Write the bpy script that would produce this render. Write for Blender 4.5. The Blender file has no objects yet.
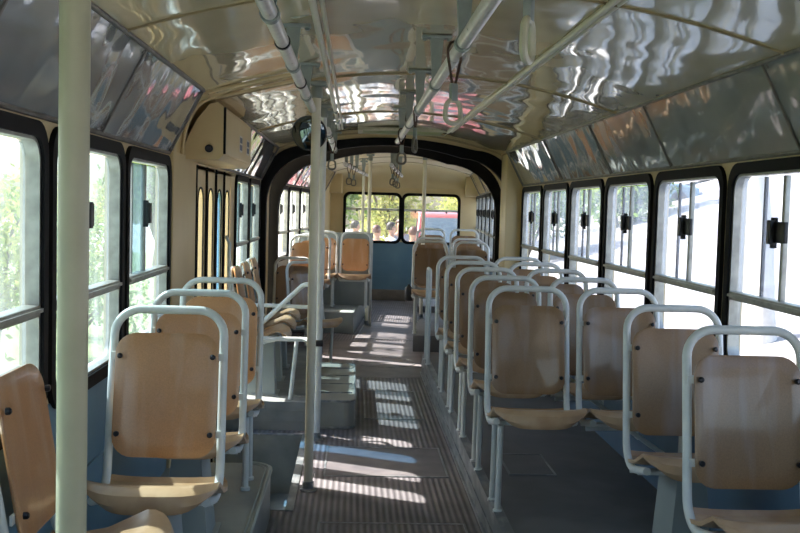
import bpy, bmesh, math, random
from mathutils import Vector, Matrix
import numpy as np
random.seed(7)
PI = math.pi
S = bpy.context.scene
COL = S.collection

# ---------------------------------------------------------------- camera
EYE = Vector((0, 0, 1.49))
F = 1000.0
v = Vector((355 - 400, 266.5 - 206, -F)).normalized()
rho = math.radians(1.4)
u = Vector((math.sin(rho), math.cos(rho), 0))
u = (u - u.dot(v) * v).normalized()
r = v.cross(u)
M3 = Matrix((r, v, u))                      # rows = world axes in camera space -> world-from-camera
cam_d = bpy.data.cameras.new('camera')
cam_d.sensor_width = 36
cam_d.lens = F / 800 * 36
cam_d.clip_start = 0.02
cam_d.clip_end = 400
cam = bpy.data.objects.new('camera', cam_d)
COL.objects.link(cam)
cam.matrix_world = Matrix.Translation(EYE) @ M3.to_4x4()
S.camera = cam

# ---------------------------------------------------------------- world, sun, exposure
S.view_settings.view_transform = 'Standard'
S.view_settings.look = 'None'
S.view_settings.gamma = 1
S.view_settings.use_curve_mapping = False
S.view_settings.exposure = 0.38
world = bpy.data.worlds.new('sky')
S.world = world
world.use_nodes = True
wn = world.node_tree
bg = wn.nodes['Background']
sky = wn.nodes.new('ShaderNodeTexSky')
sky.sky_type = 'NISHITA'
sky.sun_disc = False
sky.sun_elevation = math.radians(47)
sky.sun_rotation = math.radians(-64)
sky.dust_density = 3.0
wn.links.new(sky.outputs[0], bg.inputs[0])
bg.inputs[1].default_value = 0.60
sun_d = bpy.data.lights.new('sun', 'SUN')
sun_d.energy = 16.0
sun_d.angle = math.radians(0.7)
sun_d.color = (1.0, 0.95, 0.88)
sun = bpy.data.objects.new('sun', sun_d)
COL.objects.link(sun)
SUN_DIR = Vector((-0.9, 0.43, 1.08)).normalized()
sun.rotation_euler = SUN_DIR.to_track_quat('Z', 'Y').to_euler()
try:
    S.cycles.use_denoising = True
    S.cycles.max_bounces = 14
    S.cycles.diffuse_bounces = 7
    S.cycles.transparent_max_bounces = 24
    S.cycles.sample_clamp_indirect = 6
    S.cycles.caustics_reflective = False
except Exception:
    pass

# ---------------------------------------------------------------- frames of the two bus sections
FF = Matrix.Translation((0.311, 0, 0))
ANG = math.radians(-4.4)
RF = Matrix.Translation((0.311, 10.0, 0)) @ Matrix.Rotation(ANG, 4, 'Z')
WF = Matrix.Identity(4)

# ---------------------------------------------------------------- materials
def material(name, c1, c2=None, scale=8, rough=0.5, metal=0.0, bump=0.0, bscale=None, bdist=0.01,
             coat=0.0, stretch=(1, 1, 1), detail=4, ramp=(0.35, 0.65), rough2=None, spec=0.5, world_co=False):
    m = bpy.data.materials.new(name)
    m.use_nodes = True
    t = m.node_tree
    b = t.nodes['Principled BSDF']
    b.inputs['Roughness'].default_value = rough
    b.inputs['Metallic'].default_value = metal
    b.inputs['Coat Weight'].default_value = coat
    b.inputs['Coat Roughness'].default_value = 0.08
    b.inputs['Specular IOR Level'].default_value = spec
    co = t.nodes.new('ShaderNodeTexCoord')
    mp = t.nodes.new('ShaderNodeMapping')
    mp.inputs['Scale'].default_value = stretch
    t.links.new(co.outputs['Object'], mp.inputs[0])
    n = t.nodes.new('ShaderNodeTexNoise')
    n.inputs['Scale'].default_value = scale
    n.inputs['Detail'].default_value = detail
    t.links.new(mp.outputs[0], n.inputs[0])
    rp = t.nodes.new('ShaderNodeValToRGB')
    rp.color_ramp.elements[0].position = ramp[0]
    rp.color_ramp.elements[1].position = ramp[1]
    rp.color_ramp.elements[0].color = (*c1, 1)
    rp.color_ramp.elements[1].color = (*(c2 or c1), 1)
    t.links.new(n.outputs[0], rp.inputs[0])
    t.links.new(rp.outputs[0], b.inputs['Base Color'])
    if rough2 is not None:
        mr = t.nodes.new('ShaderNodeMapRange')
        mr.inputs[3].default_value = rough
        mr.inputs[4].default_value = rough2
        t.links.new(n.outputs[0], mr.inputs[0])
        t.links.new(mr.outputs[0], b.inputs['Roughness'])
    if bump:
        n2 = t.nodes.new('ShaderNodeTexNoise')
        n2.inputs['Scale'].default_value = bscale or scale
        n2.inputs['Detail'].default_value = 1.5
        t.links.new(mp.outputs[0], n2.inputs[0])
        bp = t.nodes.new('ShaderNodeBump')
        bp.inputs['Strength'].default_value = bump
        bp.inputs['Distance'].default_value = bdist
        t.links.new(n2.outputs[0], bp.inputs['Height'])
        t.links.new(bp.outputs[0], b.inputs['Normal'])
        if coat:
            t.links.new(bp.outputs[0], b.inputs['Coat Normal'])
    return m

def glass(name, haze, tint=(1, 1, 1), hazecol=(0.9, 0.93, 0.95), gloss=0.06):
    m = bpy.data.materials.new(name)
    m.use_nodes = True
    t = m.node_tree
    t.nodes.remove(t.nodes['Principled BSDF'])
    out = t.nodes['Material Output']
    tr = t.nodes.new('ShaderNodeBsdfTransparent')
    tr.inputs[0].default_value = (*tint, 1)
    tl = t.nodes.new('ShaderNodeBsdfTranslucent')
    tl.inputs[0].default_value = (*hazecol, 1)
    gl = t.nodes.new('ShaderNodeBsdfGlossy')
    gl.inputs['Roughness'].default_value = 0.02
    co = t.nodes.new('ShaderNodeTexCoord')
    mp = t.nodes.new('ShaderNodeMapping')
    mp.inputs['Scale'].default_value = (3, 3, 0.6)
    n = t.nodes.new('ShaderNodeTexNoise')
    n.inputs['Scale'].default_value = 3
    t.links.new(co.outputs['Object'], mp.inputs[0])
    t.links.new(mp.outputs[0], n.inputs[0])
    mr = t.nodes.new('ShaderNodeMapRange')
    mr.inputs[1].default_value = 0.3
    mr.inputs[2].default_value = 0.75
    mr.inputs[3].default_value = haze * 0.4
    mr.inputs[4].default_value = haze * 1.6
    t.links.new(n.outputs[0], mr.inputs[0])
    m1 = t.nodes.new('ShaderNodeMixShader')
    t.links.new(mr.outputs[0], m1.inputs[0])
    t.links.new(tr.outputs[0], m1.inputs[1])
    t.links.new(tl.outputs[0], m1.inputs[2])
    m2 = t.nodes.new('ShaderNodeMixShader')
    m2.inputs[0].default_value = gloss
    t.links.new(m1.outputs[0], m2.inputs[1])
    t.links.new(gl.outputs[0], m2.inputs[2])
    t.links.new(m2.outputs[0], out.inputs[0])
    return m

def wood_mat(name, c1, c2, sheen=(0.62, 0.50, 0.40)):
    m = material(name, c1, c2, scale=6, rough=0.32, stretch=(1, 1, 0.35), detail=8, spec=0.5, ramp=(0.3, 0.7), coat=0.35)
    t = m.node_tree
    b = t.nodes['Principled BSDF']
    src = b.inputs['Base Color'].links[0].from_socket
    co = [n for n in t.nodes if n.type == 'TEX_COORD'][0]
    fine = t.nodes.new('ShaderNodeTexNoise')
    fine.inputs['Scale'].default_value = 220
    fine.inputs['Detail'].default_value = 3
    t.links.new(co.outputs['Object'], fine.inputs[0])
    oi = t.nodes.new('ShaderNodeObjectInfo')
    mr = t.nodes.new('ShaderNodeMapRange')
    mr.inputs[3].default_value = 0.82
    mr.inputs[4].default_value = 1.12
    t.links.new(oi.outputs['Random'], mr.inputs[0])
    mr2 = t.nodes.new('ShaderNodeMapRange')
    mr2.inputs[1].default_value = 0.3
    mr2.inputs[2].default_value = 0.7
    mr2.inputs[3].default_value = 0.88
    mr2.inputs[4].default_value = 1.08
    t.links.new(fine.outputs[0], mr2.inputs[0])
    mu = t.nodes.new('ShaderNodeMath')
    mu.operation = 'MULTIPLY'
    t.links.new(mr.outputs[0], mu.inputs[0])
    t.links.new(mr2.outputs[0], mu.inputs[1])
    vm = t.nodes.new('ShaderNodeVectorMath')
    vm.operation = 'SCALE'
    t.links.new(src, vm.inputs[0])
    t.links.new(mu.outputs[0], vm.inputs['Scale'])
    # pale vertical streak: sheen of the windows put into the wood colour
    mp = t.nodes.new('ShaderNodeMapping')
    mp.inputs['Scale'].default_value = (9, 1, 1.3)
    add = t.nodes.new('ShaderNodeVectorMath')
    add.operation = 'ADD'
    t.links.new(co.outputs['Object'], add.inputs[0])
    t.links.new(oi.outputs['Random'], add.inputs[1])
    t.links.new(add.outputs[0], mp.inputs[0])
    wn_ = t.nodes.new('ShaderNodeTexNoise')
    wn_.inputs['Scale'].default_value = 1.3
    wn_.inputs['Detail'].default_value = 3
    t.links.new(mp.outputs[0], wn_.inputs[0])
    wr = t.nodes.new('ShaderNodeMapRange')
    wr.inputs[1].default_value = 0.50
    wr.inputs[2].default_value = 0.78
    wr.inputs[4].default_value = 0.5
    t.links.new(wn_.outputs[0], wr.inputs[0])
    mx = t.nodes.new('ShaderNodeMix')
    mx.data_type = 'RGBA'
    t.links.new(wr.outputs[0], mx.inputs[0])
    t.links.new(vm.outputs[0], mx.inputs[6])
    mx.inputs[7].default_value = (*sheen, 1)
    t.links.new(mx.outputs[2], b.inputs['Base Color'])
    return m

def ribbed(name, c1, c2, pitch):
    m = material(name, c1, c2, scale=5, rough=0.55, spec=0.4, detail=8)
    t = m.node_tree
    b = t.nodes['Principled BSDF']
    co = [n for n in t.nodes if n.type == 'TEX_COORD'][0]
    w = t.nodes.new('ShaderNodeTexWave')
    w.wave_type = 'BANDS'
    w.bands_direction = 'X'
    w.inputs['Scale'].default_value = 0.314 / pitch
    t.links.new(co.outputs['Object'], w.inputs[0])
    bp = t.nodes.new('ShaderNodeBump')
    bp.inputs['Strength'].default_value = 0.9
    bp.inputs['Distance'].default_value = 0.004
    t.links.new(w.outputs['Fac'], bp.inputs['Height'])
    t.links.new(bp.outputs[0], b.inputs['Normal'])
    src = b.inputs['Base Color'].links[0].from_socket
    mr = t.nodes.new('ShaderNodeMapRange')
    mr.inputs[3].default_value = 0.72
    mr.inputs[4].default_value = 1.14
    t.links.new(w.outputs['Fac'], mr.inputs[0])
    vm = t.nodes.new('ShaderNodeVectorMath')
    vm.operation = 'SCALE'
    t.links.new(src, vm.inputs[0])
    t.links.new(mr.outputs[0], vm.inputs['Scale'])
    t.links.new(vm.outputs[0], b.inputs['Base Color'])
    return m

def wavy_sheet(name, c1, c2, strength, rough, bscale, stretch, dist, ior=1.6):
    m = material(name, c1, c2, scale=3, rough=rough, bump=strength, bscale=bscale, bdist=dist, stretch=stretch, coat=1.0,
                 detail=3, spec=0.7)
    b = m.node_tree.nodes['Principled BSDF']
    b.inputs['Coat IOR'].default_value = ior
    b.inputs['Coat Roughness'].default_value = 0.04
    return m

M = {}
M['cream'] = material('cream_paint', (0.63, 0.50, 0.27), (0.70, 0.57, 0.33), scale=2.5, rough=0.35, bump=0.08, bscale=60, bdist=0.002)
M['ceiling'] = wavy_sheet('ceiling_laminate', (0.62, 0.52, 0.31), (0.70, 0.59, 0.37), 0.36, 0.20, 1.5, (1.5, 0.9, 1), 0.05, 1.48)
M['ceiling_rear'] = material('ceiling_matt_cream', (0.60, 0.49, 0.28), (0.68, 0.57, 0.35), scale=2, rough=0.45)
M['cove'] = wavy_sheet('cove_grey_laminate', (0.27, 0.29, 0.30), (0.33, 0.35, 0.35), 0.45, 0.10, 2.4, (1, 1.0, 1), 0.04, 1.7)
M['tube'] = material('pale_grey_tube_paint', (0.61, 0.66, 0.66), (0.71, 0.75, 0.73), scale=14, rough=0.35, ramp=(0.3, 0.6), detail=6)
M['polenear'] = material('pole_paint_green_grey', (0.44, 0.44, 0.31), (0.50, 0.50, 0.36), scale=9, rough=0.33, detail=5)
M['polepaint'] = material('pole_paint_cream', (0.72, 0.69, 0.57), (0.78, 0.75, 0.63), scale=9, rough=0.33, detail=5)
M['steel'] = material('worn_aluminium', (0.68, 0.68, 0.66), (0.82, 0.82, 0.80), scale=30, rough=0.22, metal=0.6, rough2=0.4)
M['bracket'] = material('bracket_grey_paint', (0.24, 0.28, 0.27), (0.30, 0.34, 0.33), scale=20, rough=0.4)
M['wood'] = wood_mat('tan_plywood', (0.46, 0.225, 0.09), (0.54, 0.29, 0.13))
M['wooddark'] = wood_mat('brown_plywood', (0.235, 0.14, 0.07), (0.30, 0.185, 0.095), sheen=(0.40, 0.37, 0.38))
M['pan'] = material('pan_plywood', (0.38, 0.23, 0.12), (0.52, 0.36, 0.22), scale=9, rough=0.3, detail=6, stretch=(1, 1, 1))
M['bolt'] = material('dark_bolt', (0.03, 0.03, 0.035), scale=10, rough=0.3, metal=0.7)
M['rubber'] = material('black_rubber', (0.007, 0.007, 0.008), (0.010, 0.010, 0.011), scale=12, rough=0.6, spec=0.1)
M['covetrim'] = material('cove_trim_brown_metal', (0.13, 0.12, 0.11), (0.20, 0.19, 0.17), scale=20, rough=0.45, metal=0.4)
M['seamline'] = material('ceiling_seam', (0.34, 0.27, 0.15), scale=5, rough=0.4)
M['windowmetal'] = material('window_aluminium', (0.30, 0.30, 0.27), (0.42, 0.42, 0.38), scale=20, rough=0.4, metal=0.6)
M['blue'] = material('blue_wall_paint', (0.12, 0.235, 0.32), (0.155, 0.28, 0.36), scale=3, rough=0.4, detail=6)
M['bluedeep'] = material('deep_blue_paint', (0.08, 0.15, 0.24), (0.11, 0.19, 0.29), scale=3, rough=0.4)
M['greypaint'] = material('grey_green_paint', (0.27, 0.32, 0.32), (0.36, 0.41, 0.40), scale=3, rough=0.4, detail=6)
M['lino'] = material('grey_lino', (0.22, 0.24, 0.23), (0.29, 0.31, 0.29), scale=4, rough=0.42, detail=8)
M['platform'] = material('dark_platform_lino', (0.095, 0.103, 0.115), (0.145, 0.152, 0.163), scale=3.5, rough=0.45, detail=9)
M['floor'] = ribbed('ribbed_floor_rubber', (0.135, 0.125, 0.135), (0.195, 0.182, 0.19), 0.032)
M['flatmat'] = material('flat_floor_rubber', (0.12, 0.11, 0.12), (0.18, 0.165, 0.17), scale=6, rough=0.5, detail=9)
M['trimmetal'] = material('scuffed_trim_metal', (0.19, 0.215, 0.23), (0.36, 0.38, 0.39), scale=5, rough=0.4, metal=0.4, detail=9, ramp=(0.45, 0.62), stretch=(3, 1, 3))
M['well'] = material('dirty_step_paint', (0.17, 0.19, 0.19), (0.27, 0.29, 0.28), scale=5, rough=0.6, detail=9)
M['glassblueleaf'] = glass('deep_blue_door_glass', 0.12, tint=(0.42, 0.62, 0.80), hazecol=(0.3, 0.5, 0.7))
M['glassclean'] = glass('clear_window_glass', 0.02)
M['glassrear'] = glass('rear_window_glass', 0.015, tint=(0.8, 0.82, 0.82))
M['glassdusty'] = glass('dusty_window_glass', 0.16)
M['glassleft'] = glass('sunlit_dusty_glass', 0.07, tint=(0.60, 0.68, 0.71), hazecol=(0.85, 0.92, 0.95))
M['glassblue'] = glass('blue_door_glass', 0.10, tint=(0.80, 0.90, 0.97), hazecol=(0.3, 0.5, 0.7))
M['mirror'] = material('mirror_face', (0.16, 0.19, 0.20), scale=2, rough=0.03, metal=1.0)
M['leather'] = material('strap_leather', (0.05, 0.025, 0.015), (0.08, 0.04, 0.025), scale=30, rough=0.6)
M['handle'] = material('strap_handle_plastic', (0.50, 0.49, 0.38), (0.58, 0.56, 0.45), scale=20, rough=0.35)
M['handledark'] = material('dark_strap_handle', (0.12, 0.11, 0.09), scale=20, rough=0.4)
M['black'] = material('black_plastic', (0.01, 0.01, 0.012), scale=20, rough=0.4)
M['sticker'] = material('sticker_blue', (0.05, 0.10, 0.22), scale=20, rough=0.5)
M['stickerwhite'] = material('sticker_white', (0.7, 0.7, 0.68), scale=20, rough=0.5)
M['reflectgreen'] = material('reflection_green', (0.28, 0.36, 0.14), (0.36, 0.44, 0.20), scale=5, rough=0.3)  # green of the window reflection, put into a plain colour
M['ledge'] = material('dusty_brown_ledge', (0.17, 0.14, 0.11), (0.24, 0.20, 0.16), scale=6, rough=0.7, detail=8)
M['paving'] = material('pale_paving', (0.50, 0.49, 0.46), (0.62, 0.60, 0.56), scale=0.8, rough=0.8, detail=8)
M['slope'] = material('road_shade_patches', (0.13, 0.14, 0.17), (0.30, 0.295, 0.29), scale=0.35, rough=0.8, detail=8)  # darker bluish patches are tree shade put into the road colour
M['grass'] = material('dry_grass', (0.16, 0.22, 0.06), (0.34, 0.36, 0.15), scale=3, rough=0.9, detail=8)
M['bark'] = material('pale_bark', (0.55, 0.52, 0.47), (0.72, 0.69, 0.63), scale=6, rough=0.8, detail=8)
M['barkdark'] = material('brown_bark', (0.14, 0.10, 0.07), (0.22, 0.17, 0.12), scale=8, rough=0.9, detail=8)
def leaf_mat(name, c1, c2):
    m = material(name, c1, c2, scale=2.5, rough=0.6)
    t = m.node_tree
    b = t.nodes['Principled BSDF']
    out = t.nodes['Material Output']
    tl = t.nodes.new('ShaderNodeBsdfTranslucent')
    t.links.new(b.inputs['Base Color'].links[0].from_socket, tl.inputs[0])
    mx = t.nodes.new('ShaderNodeMixShader')
    mx.inputs[0].default_value = 0.45
    t.links.new(b.outputs[0], mx.inputs[1])
    t.links.new(tl.outputs[0], mx.inputs[2])
    t.links.new(mx.outputs[0], out.inputs[0])
    return m
M['leaf'] = leaf_mat('leaf_green', (0.10, 0.20, 0.03), (0.30, 0.40, 0.08))
M['leafyellow'] = leaf_mat('leaf_yellow_green', (0.30, 0.36, 0.08), (0.62, 0.58, 0.20))
M['red'] = material('red_car_paint', (0.42, 0.08, 0.08), (0.46, 0.10, 0.09), scale=2, rough=0.25, coat=0.8)
M['bluecar'] = material('blue_grey_car_paint', (0.16, 0.27, 0.35), scale=2, rough=0.25, coat=0.8)
M['darkcar'] = material('dark_car_paint', (0.07, 0.08, 0.11), scale=2, rough=0.25, coat=0.8)
M['carglass'] = material('car_windscreen', (0.10, 0.14, 0.17), scale=2, rough=0.05, coat=1.0)
M['tyre'] = material('tyre_rubber', (0.02, 0.02, 0.02), scale=10, rough=0.8)
M['skin'] = material('skin', (0.50, 0.27, 0.18), (0.55, 0.31, 0.21), scale=10, rough=0.5)
M['hair'] = material('dark_hair', (0.025, 0.016, 0.012), (0.05, 0.032, 0.024), scale=40, rough=0.5)
M['hairbrown'] = material('reddish_brown_hair', (0.12, 0.05, 0.035), (0.17, 0.075, 0.05), scale=40, rough=0.5)
M['shirt'] = material('white_shirt', (0.75, 0.76, 0.80), scale=10, rough=0.8)
M['shirtgrey'] = material('grey_shirt', (0.30, 0.28, 0.30), scale=10, rough=0.8)
M['shirtpink'] = material('pink_shirt', (0.65, 0.40, 0.40), scale=10, rough=0.8)
M['trousers'] = material('dark_trousers', (0.05, 0.055, 0.08), scale=10, rough=0.8)

# ---------------------------------------------------------------- mesh helpers
def fillet(pts, rad, n=6, closed=False):
    pts = [Vector(p) for p in pts]
    if not isinstance(rad, (list, tuple)):
        rad = [rad] * len(pts)
    out = []
    N = len(pts)
    for i, p in enumerate(pts):
        if (not closed and i in (0, N - 1)) or rad[i] <= 0:
            out.append(p)
            continue
        a = pts[(i - 1) % N]
        b = pts[(i + 1) % N]
        da = (a - p)
        db = (b - p)
        ang = da.angle(db)
        if ang > PI - 0.02:
            out.append(p)
            continue
        d = min(rad[i] / math.tan(ang / 2), da.length * 0.49, db.length * 0.49)
        da.normalize()
        db.normalize()
        rr = d * math.tan(ang / 2)
        c = p + (da + db).normalized() * (rr / math.sin(ang / 2))
        s = p + da * d - c
        e = p + db * d - c
        th = s.angle(e)
        for k in range(n + 1):
            t = k / n
            out.append(c + (s * math.sin((1 - t) * th) + e * math.sin(t * th)) / math.sin(th))
    return out

class MB:
    def __init__(s):
        s.v = []
        s.f = []
    def add(s, vs, fs):
        o = len(s.v)
        s.v += [Vector(q) for q in vs]
        s.f += [tuple(o + i for i in f) for f in fs]
        return s
    def box(s, x0, x1, y0, y1, z0, z1, bev=0.0):
        if bev <= 0:
            return s.add([(x0, y0, z0), (x1, y0, z0), (x1, y1, z0), (x0, y1, z0), (x0, y0, z1), (x1, y0, z1), (x1, y1, z1), (x0, y1, z1)],
                         [(0, 3, 2, 1), (4, 5, 6, 7), (0, 1, 5, 4), (1, 2, 6, 5), (2, 3, 7, 6), (3, 0, 4, 7)])
        bm = bmesh.new()
        bmesh.ops.create_cube(bm, size=1)
        for q in bm.verts:
            q.co = Vector((x0 + (q.co.x + .5) * (x1 - x0), y0 + (q.co.y + .5) * (y1 - y0), z0 + (q.co.z + .5) * (z1 - z0)))
        bmesh.ops.bevel(bm, geom=bm.edges[:], offset=bev, segments=3, affect='EDGES', profile=0.5)
        bm.verts.index_update()
        s.add([q.co.copy() for q in bm.verts], [[q.index for q in f.verts] for f in bm.faces])
        bm.free()
        return s
    def tube(s, pts, rad, n=12, closed=False, cap=True, flat=1.0, ref=None):
        pts = [Vector(p) for p in pts]
        q = [pts[0]]
        for p in pts[1:]:
            if (p - q[-1]).length > 1e-5:
                q.append(p)
        pts = q
        N = len(pts)
        rads = rad if isinstance(rad, (list, tuple)) else [rad] * N
        vs = []
        nrm = None
        for i, p in enumerate(pts):
            if closed:
                t = pts[(i + 1) % N] - pts[i - 1]
            else:
                t = pts[min(i + 1, N - 1)] - pts[max(i - 1, 0)]
            t.normalize()
            if nrm is None:
                a = Vector(ref) if ref else (Vector((0, 0, 1)) if abs(t.z) < 0.9 else Vector((1, 0, 0)))
                nrm = (a - a.dot(t) * t).normalized()
            else:
                nrm = (nrm - nrm.dot(t) * t).normalized()
            bn = t.cross(nrm)
            for k in range(n):
                an = 2 * PI * k / n
                vs.append(p + (nrm * math.cos(an) * flat + bn * math.sin(an)) * rads[i])
        fs = []
        for i in range(N if closed else N - 1):
            j = (i + 1) % N
            for k in range(n):
                l = (k + 1) % n
                fs.append((i * n + k, i * n + l, j * n + l, j * n + k))
        if cap and not closed:
            fs.append(tuple(range(n))[::-1])
            fs.append(tuple((N - 1) * n + k for k in range(n)))
        return s.add(vs, fs)
    def lathe(s, c, axis, prof, n=20):
        """prof = [(distance along axis, radius)]"""
        ax = Vector(axis).normalized()
        a = Vector((0, 0, 1)) if abs(ax.z) < 0.9 else Vector((1, 0, 0))
        e1 = (a - a.dot(ax) * ax).normalized()
        e2 = ax.cross(e1)
        vs = []
        for d, rr in prof:
            for k in range(n):
                an = 2 * PI * k / n
                vs.append(Vector(c) + ax * d + (e1 * math.cos(an) + e2 * math.sin(an)) * rr)
        fs = []
        for i in range(len(prof) - 1):
            for k in range(n):
                l = (k + 1) % n
                fs.append((i * n + k, i * n + l, (i + 1) * n + l, (i + 1) * n + k))
        fs.append(tuple(range(n))[::-1])
        fs.append(tuple((len(prof) - 1) * n + k for k in range(n)))
        return s.add(vs, fs)
    def prism(s, pts, d):
        """planar outline pts (3-D) swept along vector d"""
        n = len(pts)
        d = Vector(d)
        pts = [Vector(p) for p in pts]
        return s.add(pts + [p + d for p in pts],
                     [tuple(range(n))[::-1], tuple(range(n, 2 * n))] + [(i, (i + 1) % n, (i + 1) % n + n, i + n) for i in range(n)])
    def ring(s, outer, inner, d):
        n = len(outer)
        d = Vector(d)
        o = [Vector(p) for p in outer]
        q = [Vector(p) for p in inner]
        vs = o + q + [p + d for p in o] + [p + d for p in q]
        fs = []
        for i in range(n):
            j = (i + 1) % n
            fs += [(i, j, n + j, n + i), (2 * n + i, 3 * n + i, 3 * n + j, 2 * n + j), (i, 2 * n + i, 2 * n + j, j), (n + i, n + j, 3 * n + j, 3 * n + i)]
        return s.add(vs, fs)
    def build(s, name, mat, parent=None, frame=None, smooth=True):
        me = bpy.data.meshes.new(name)
        me.from_pydata([tuple(q) for q in s.v], [], s.f)
        bm = bmesh.new()
        bm.from_mesh(me)
        bmesh.ops.recalc_face_normals(bm, faces=bm.faces[:])
        bm.to_mesh(me)
        bm.free()
        if smooth:
            me.polygons.foreach_set('use_smooth', [True] * len(me.polygons))
            me.set_sharp_from_angle(angle=math.radians(35))
        me.materials.append(mat)
        o = bpy.data.objects.new(name, me)
        COL.objects.link(o)
        if parent:
            o.parent = parent
        if frame is not None:
            o.matrix_world = frame
        return o

def tag(o, label=None, cat=None, group=None, kind=None):
    if label: o['label'] = label
    if cat: o['category'] = cat
    if group: o['group'] = group
    if kind: o['kind'] = kind
    return o

def empty(name, frame=WF, loc=(0, 0, 0), rz=0):
    o = bpy.data.objects.new(name, None)
    o.empty_display_size = 0.05
    COL.objects.link(o)
    o.matrix_world = frame @ Matrix.Translation(loc) @ Matrix.Rotation(rz, 4, 'Z')
    return o

def copy_tree(o, parent=None):
    c = o.copy()
    COL.objects.link(c)
    c.parent = parent
    for ch in list(o.children):
        copy_tree(ch, c)
    return c
KIDS = {}
def index_kids():
    KIDS.clear()
    for q in bpy.data.objects:
        if q.parent:
            KIDS.setdefault(q.parent.name, []).append(q)

def struct(name, mb, mat, frame=FF, smooth=True):
    o = mb.build(name, mat, None, frame, smooth)
    o['kind'] = 'structure'
    return o

def rrect(w, h, rad, n=6):
    """rounded rectangle outline (a, b) centred at 0"""
    out = []
    for cx, cy, a0 in ((w / 2 - rad, h / 2 - rad, 0), (-w / 2 + rad, h / 2 - rad, PI / 2), (-w / 2 + rad, -h / 2 + rad, PI), (w / 2 - rad, -h / 2 + rad, 1.5 * PI)):
        for k in range(n + 1):
            a = a0 + PI / 2 * k / n
            out.append((cx + rad * math.cos(a), cy + rad * math.sin(a)))
    return out

# ================================================================ STRUCTURE
HW = 1.175
SILL, WTOP = 0.90, 1.668
COVE_X, COVE_Z, CROWN = 1.02, 2.00, 2.168
def ceil_z(x):
    return CROWN - (CROWN - COVE_Z) * (abs(x) / COVE_X) ** 2

def ceiling(name, y0, y1, mat, frame):
    m = MB()
    n = 28
    m1, m2 = [], []
    ny = max(2, int((y1 - y0) / 0.25))
    vs, fs = [], []
    for j in range(ny + 1):
        y = y0 + (y1 - y0) * j / ny
        for i in range(n + 1):
            x = -COVE_X + 2 * COVE_X * i / n
            vs.append((x, y, ceil_z(x)))
    top = len(vs)
    for j in range(ny):
        for i in range(n):
            a = j * (n + 1) + i
            fs.append((a, a + 1, a + n + 2, a + n + 1))
    m.add(vs, fs)
    # roof skin above
    m.add([(-1.28, y0, 2.0), (-1.0, y0, 2.24), (0, y0, 2.34), (1.0, y0, 2.24), (1.28, y0, 2.0),
           (-1.28, y1, 2.0), (-1.0, y1, 2.24), (0, y1, 2.34), (1.0, y1, 2.24), (1.28, y1, 2.0)],
          [(0, 1, 6, 5), (1, 2, 7, 6), (2, 3, 8, 7), (3, 4, 9, 8)])
    return struct(name, m, mat, frame)

ceiling('ceiling', -1.9, 9.3, M['ceiling'], FF)
ceiling('ceiling', 0.2, 6.15, M['ceiling_rear'], RF)

# walls: lower band, upper band and posts between windows
def wall(name, side, y0, y1, openings, frame, extra_low=None):
    x0, x1 = sorted((side * HW, side * (HW + 0.055)))
    m = MB()
    m.box(x0, x1, y0, y1, WTOP, 2.02)
    ys = [y0] + [q for o in openings for q in o] + [y1]
    for i in range(0, len(ys), 2):
        m.box(x0, x1, ys[i], ys[i + 1], SILL, WTOP)
    struct(name, m, M['cream'], frame)
    return x0, x1

PITCH = 0.98
Y_R = [8.83 - PITCH * k for k in range(0, 12)]
right_open = sorted([(Y_R[k + 1] + 0.05, Y_R[k] - 0.05) for k in range(10)])
LEFT_EDGES = [4.70 - 0.93 * k for k in range(0, 7)]
left_open = sorted([(LEFT_EDGES[k + 1] + 0.045, LEFT_EDGES[k] - 0.045) for k in range(6)] + [(5.42, 7.04), (7.25, 8.10), (8.18, 9.05)])
wall('wall_right', 1, -1.9, 9.3, right_open, FF)
wall('wall_left', -1, -1.9, 9.3, left_open, FF)
rear_open = [(0.35 + 0.97 * k + 0.05, 0.35 + 0.97 * (k + 1) - 0.05) for k in range(6)]
rear_open_r = [o for o in rear_open if o[1] < 6.2]
rear_open_l = [(a + 0.0, b) for a, b in rear_open[:4]]
wall('wall_right', 1, 0.2, 6.15, rear_open_r, RF)
wall('wall_left', -1, 0.2, 6.15, rear_open_l, RF)

# lower painted panelling of the walls
def low(name, side, y0, y1, z0, mat, frame):
    x0, x1 = sorted((side * (HW - 0.004), side * (HW + 0.055)))
    m = MB().box(x0, x1, y0, y1, z0, SILL)
    k = y0
    m.box(*(sorted((side * (HW - 0.012), side * HW))), y0, y1, 0.60, 0.615)
    return struct(name, m, mat, frame)
low('trim_panelling_right', 1, -1.9, 9.3, -0.4, M['bluedeep'], FF)
low('trim_panelling_left', -1, -1.9, 5.42, -0.4, M['blue'], FF)
low('trim_panelling_left', -1, 7.04, 9.3, -0.4, M['blue'], FF)
low('trim_panelling_right', 1, 0.2, 6.15, -0.4, M['bluedeep'], RF)
low('trim_panelling_left', -1, 0.2, 6.15, -0.4, M['greypaint'], RF)

# rear wall with two windows
m = MB()
RW = [(-1.005, -0.02), (0.06, 1.045)]
RW = [(-0.94, -0.055), (0.0, 0.885)]
for a, b in ((-HW - .055, RW[0][0]), (RW[0][1], RW[1][0]), (RW[1][1], HW + .055)):
    m.box(a, b, 6.1, 6.16, SILL + 0.03, 1.69)
m.box(-HW - .055, HW + .055, 6.1, 6.16, 1.69, 2.3)
struct('wall_back', m, M['cream'], RF)
m = MB().box(-HW, HW, 6.09, 6.16, -0.3, SILL + 0.03)
for z in (0.36, 0.62):
    m.box(-HW, HW, 6.082, 6.09, z, z + 0.006)
struct('trim_back_panel', m, M['blue'], RF)
struct('trim_back_ledge', MB().box(-HW, HW, 5.9, 6.09, 0.0, 0.16, 0.01), M['ledge'], RF)
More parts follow.
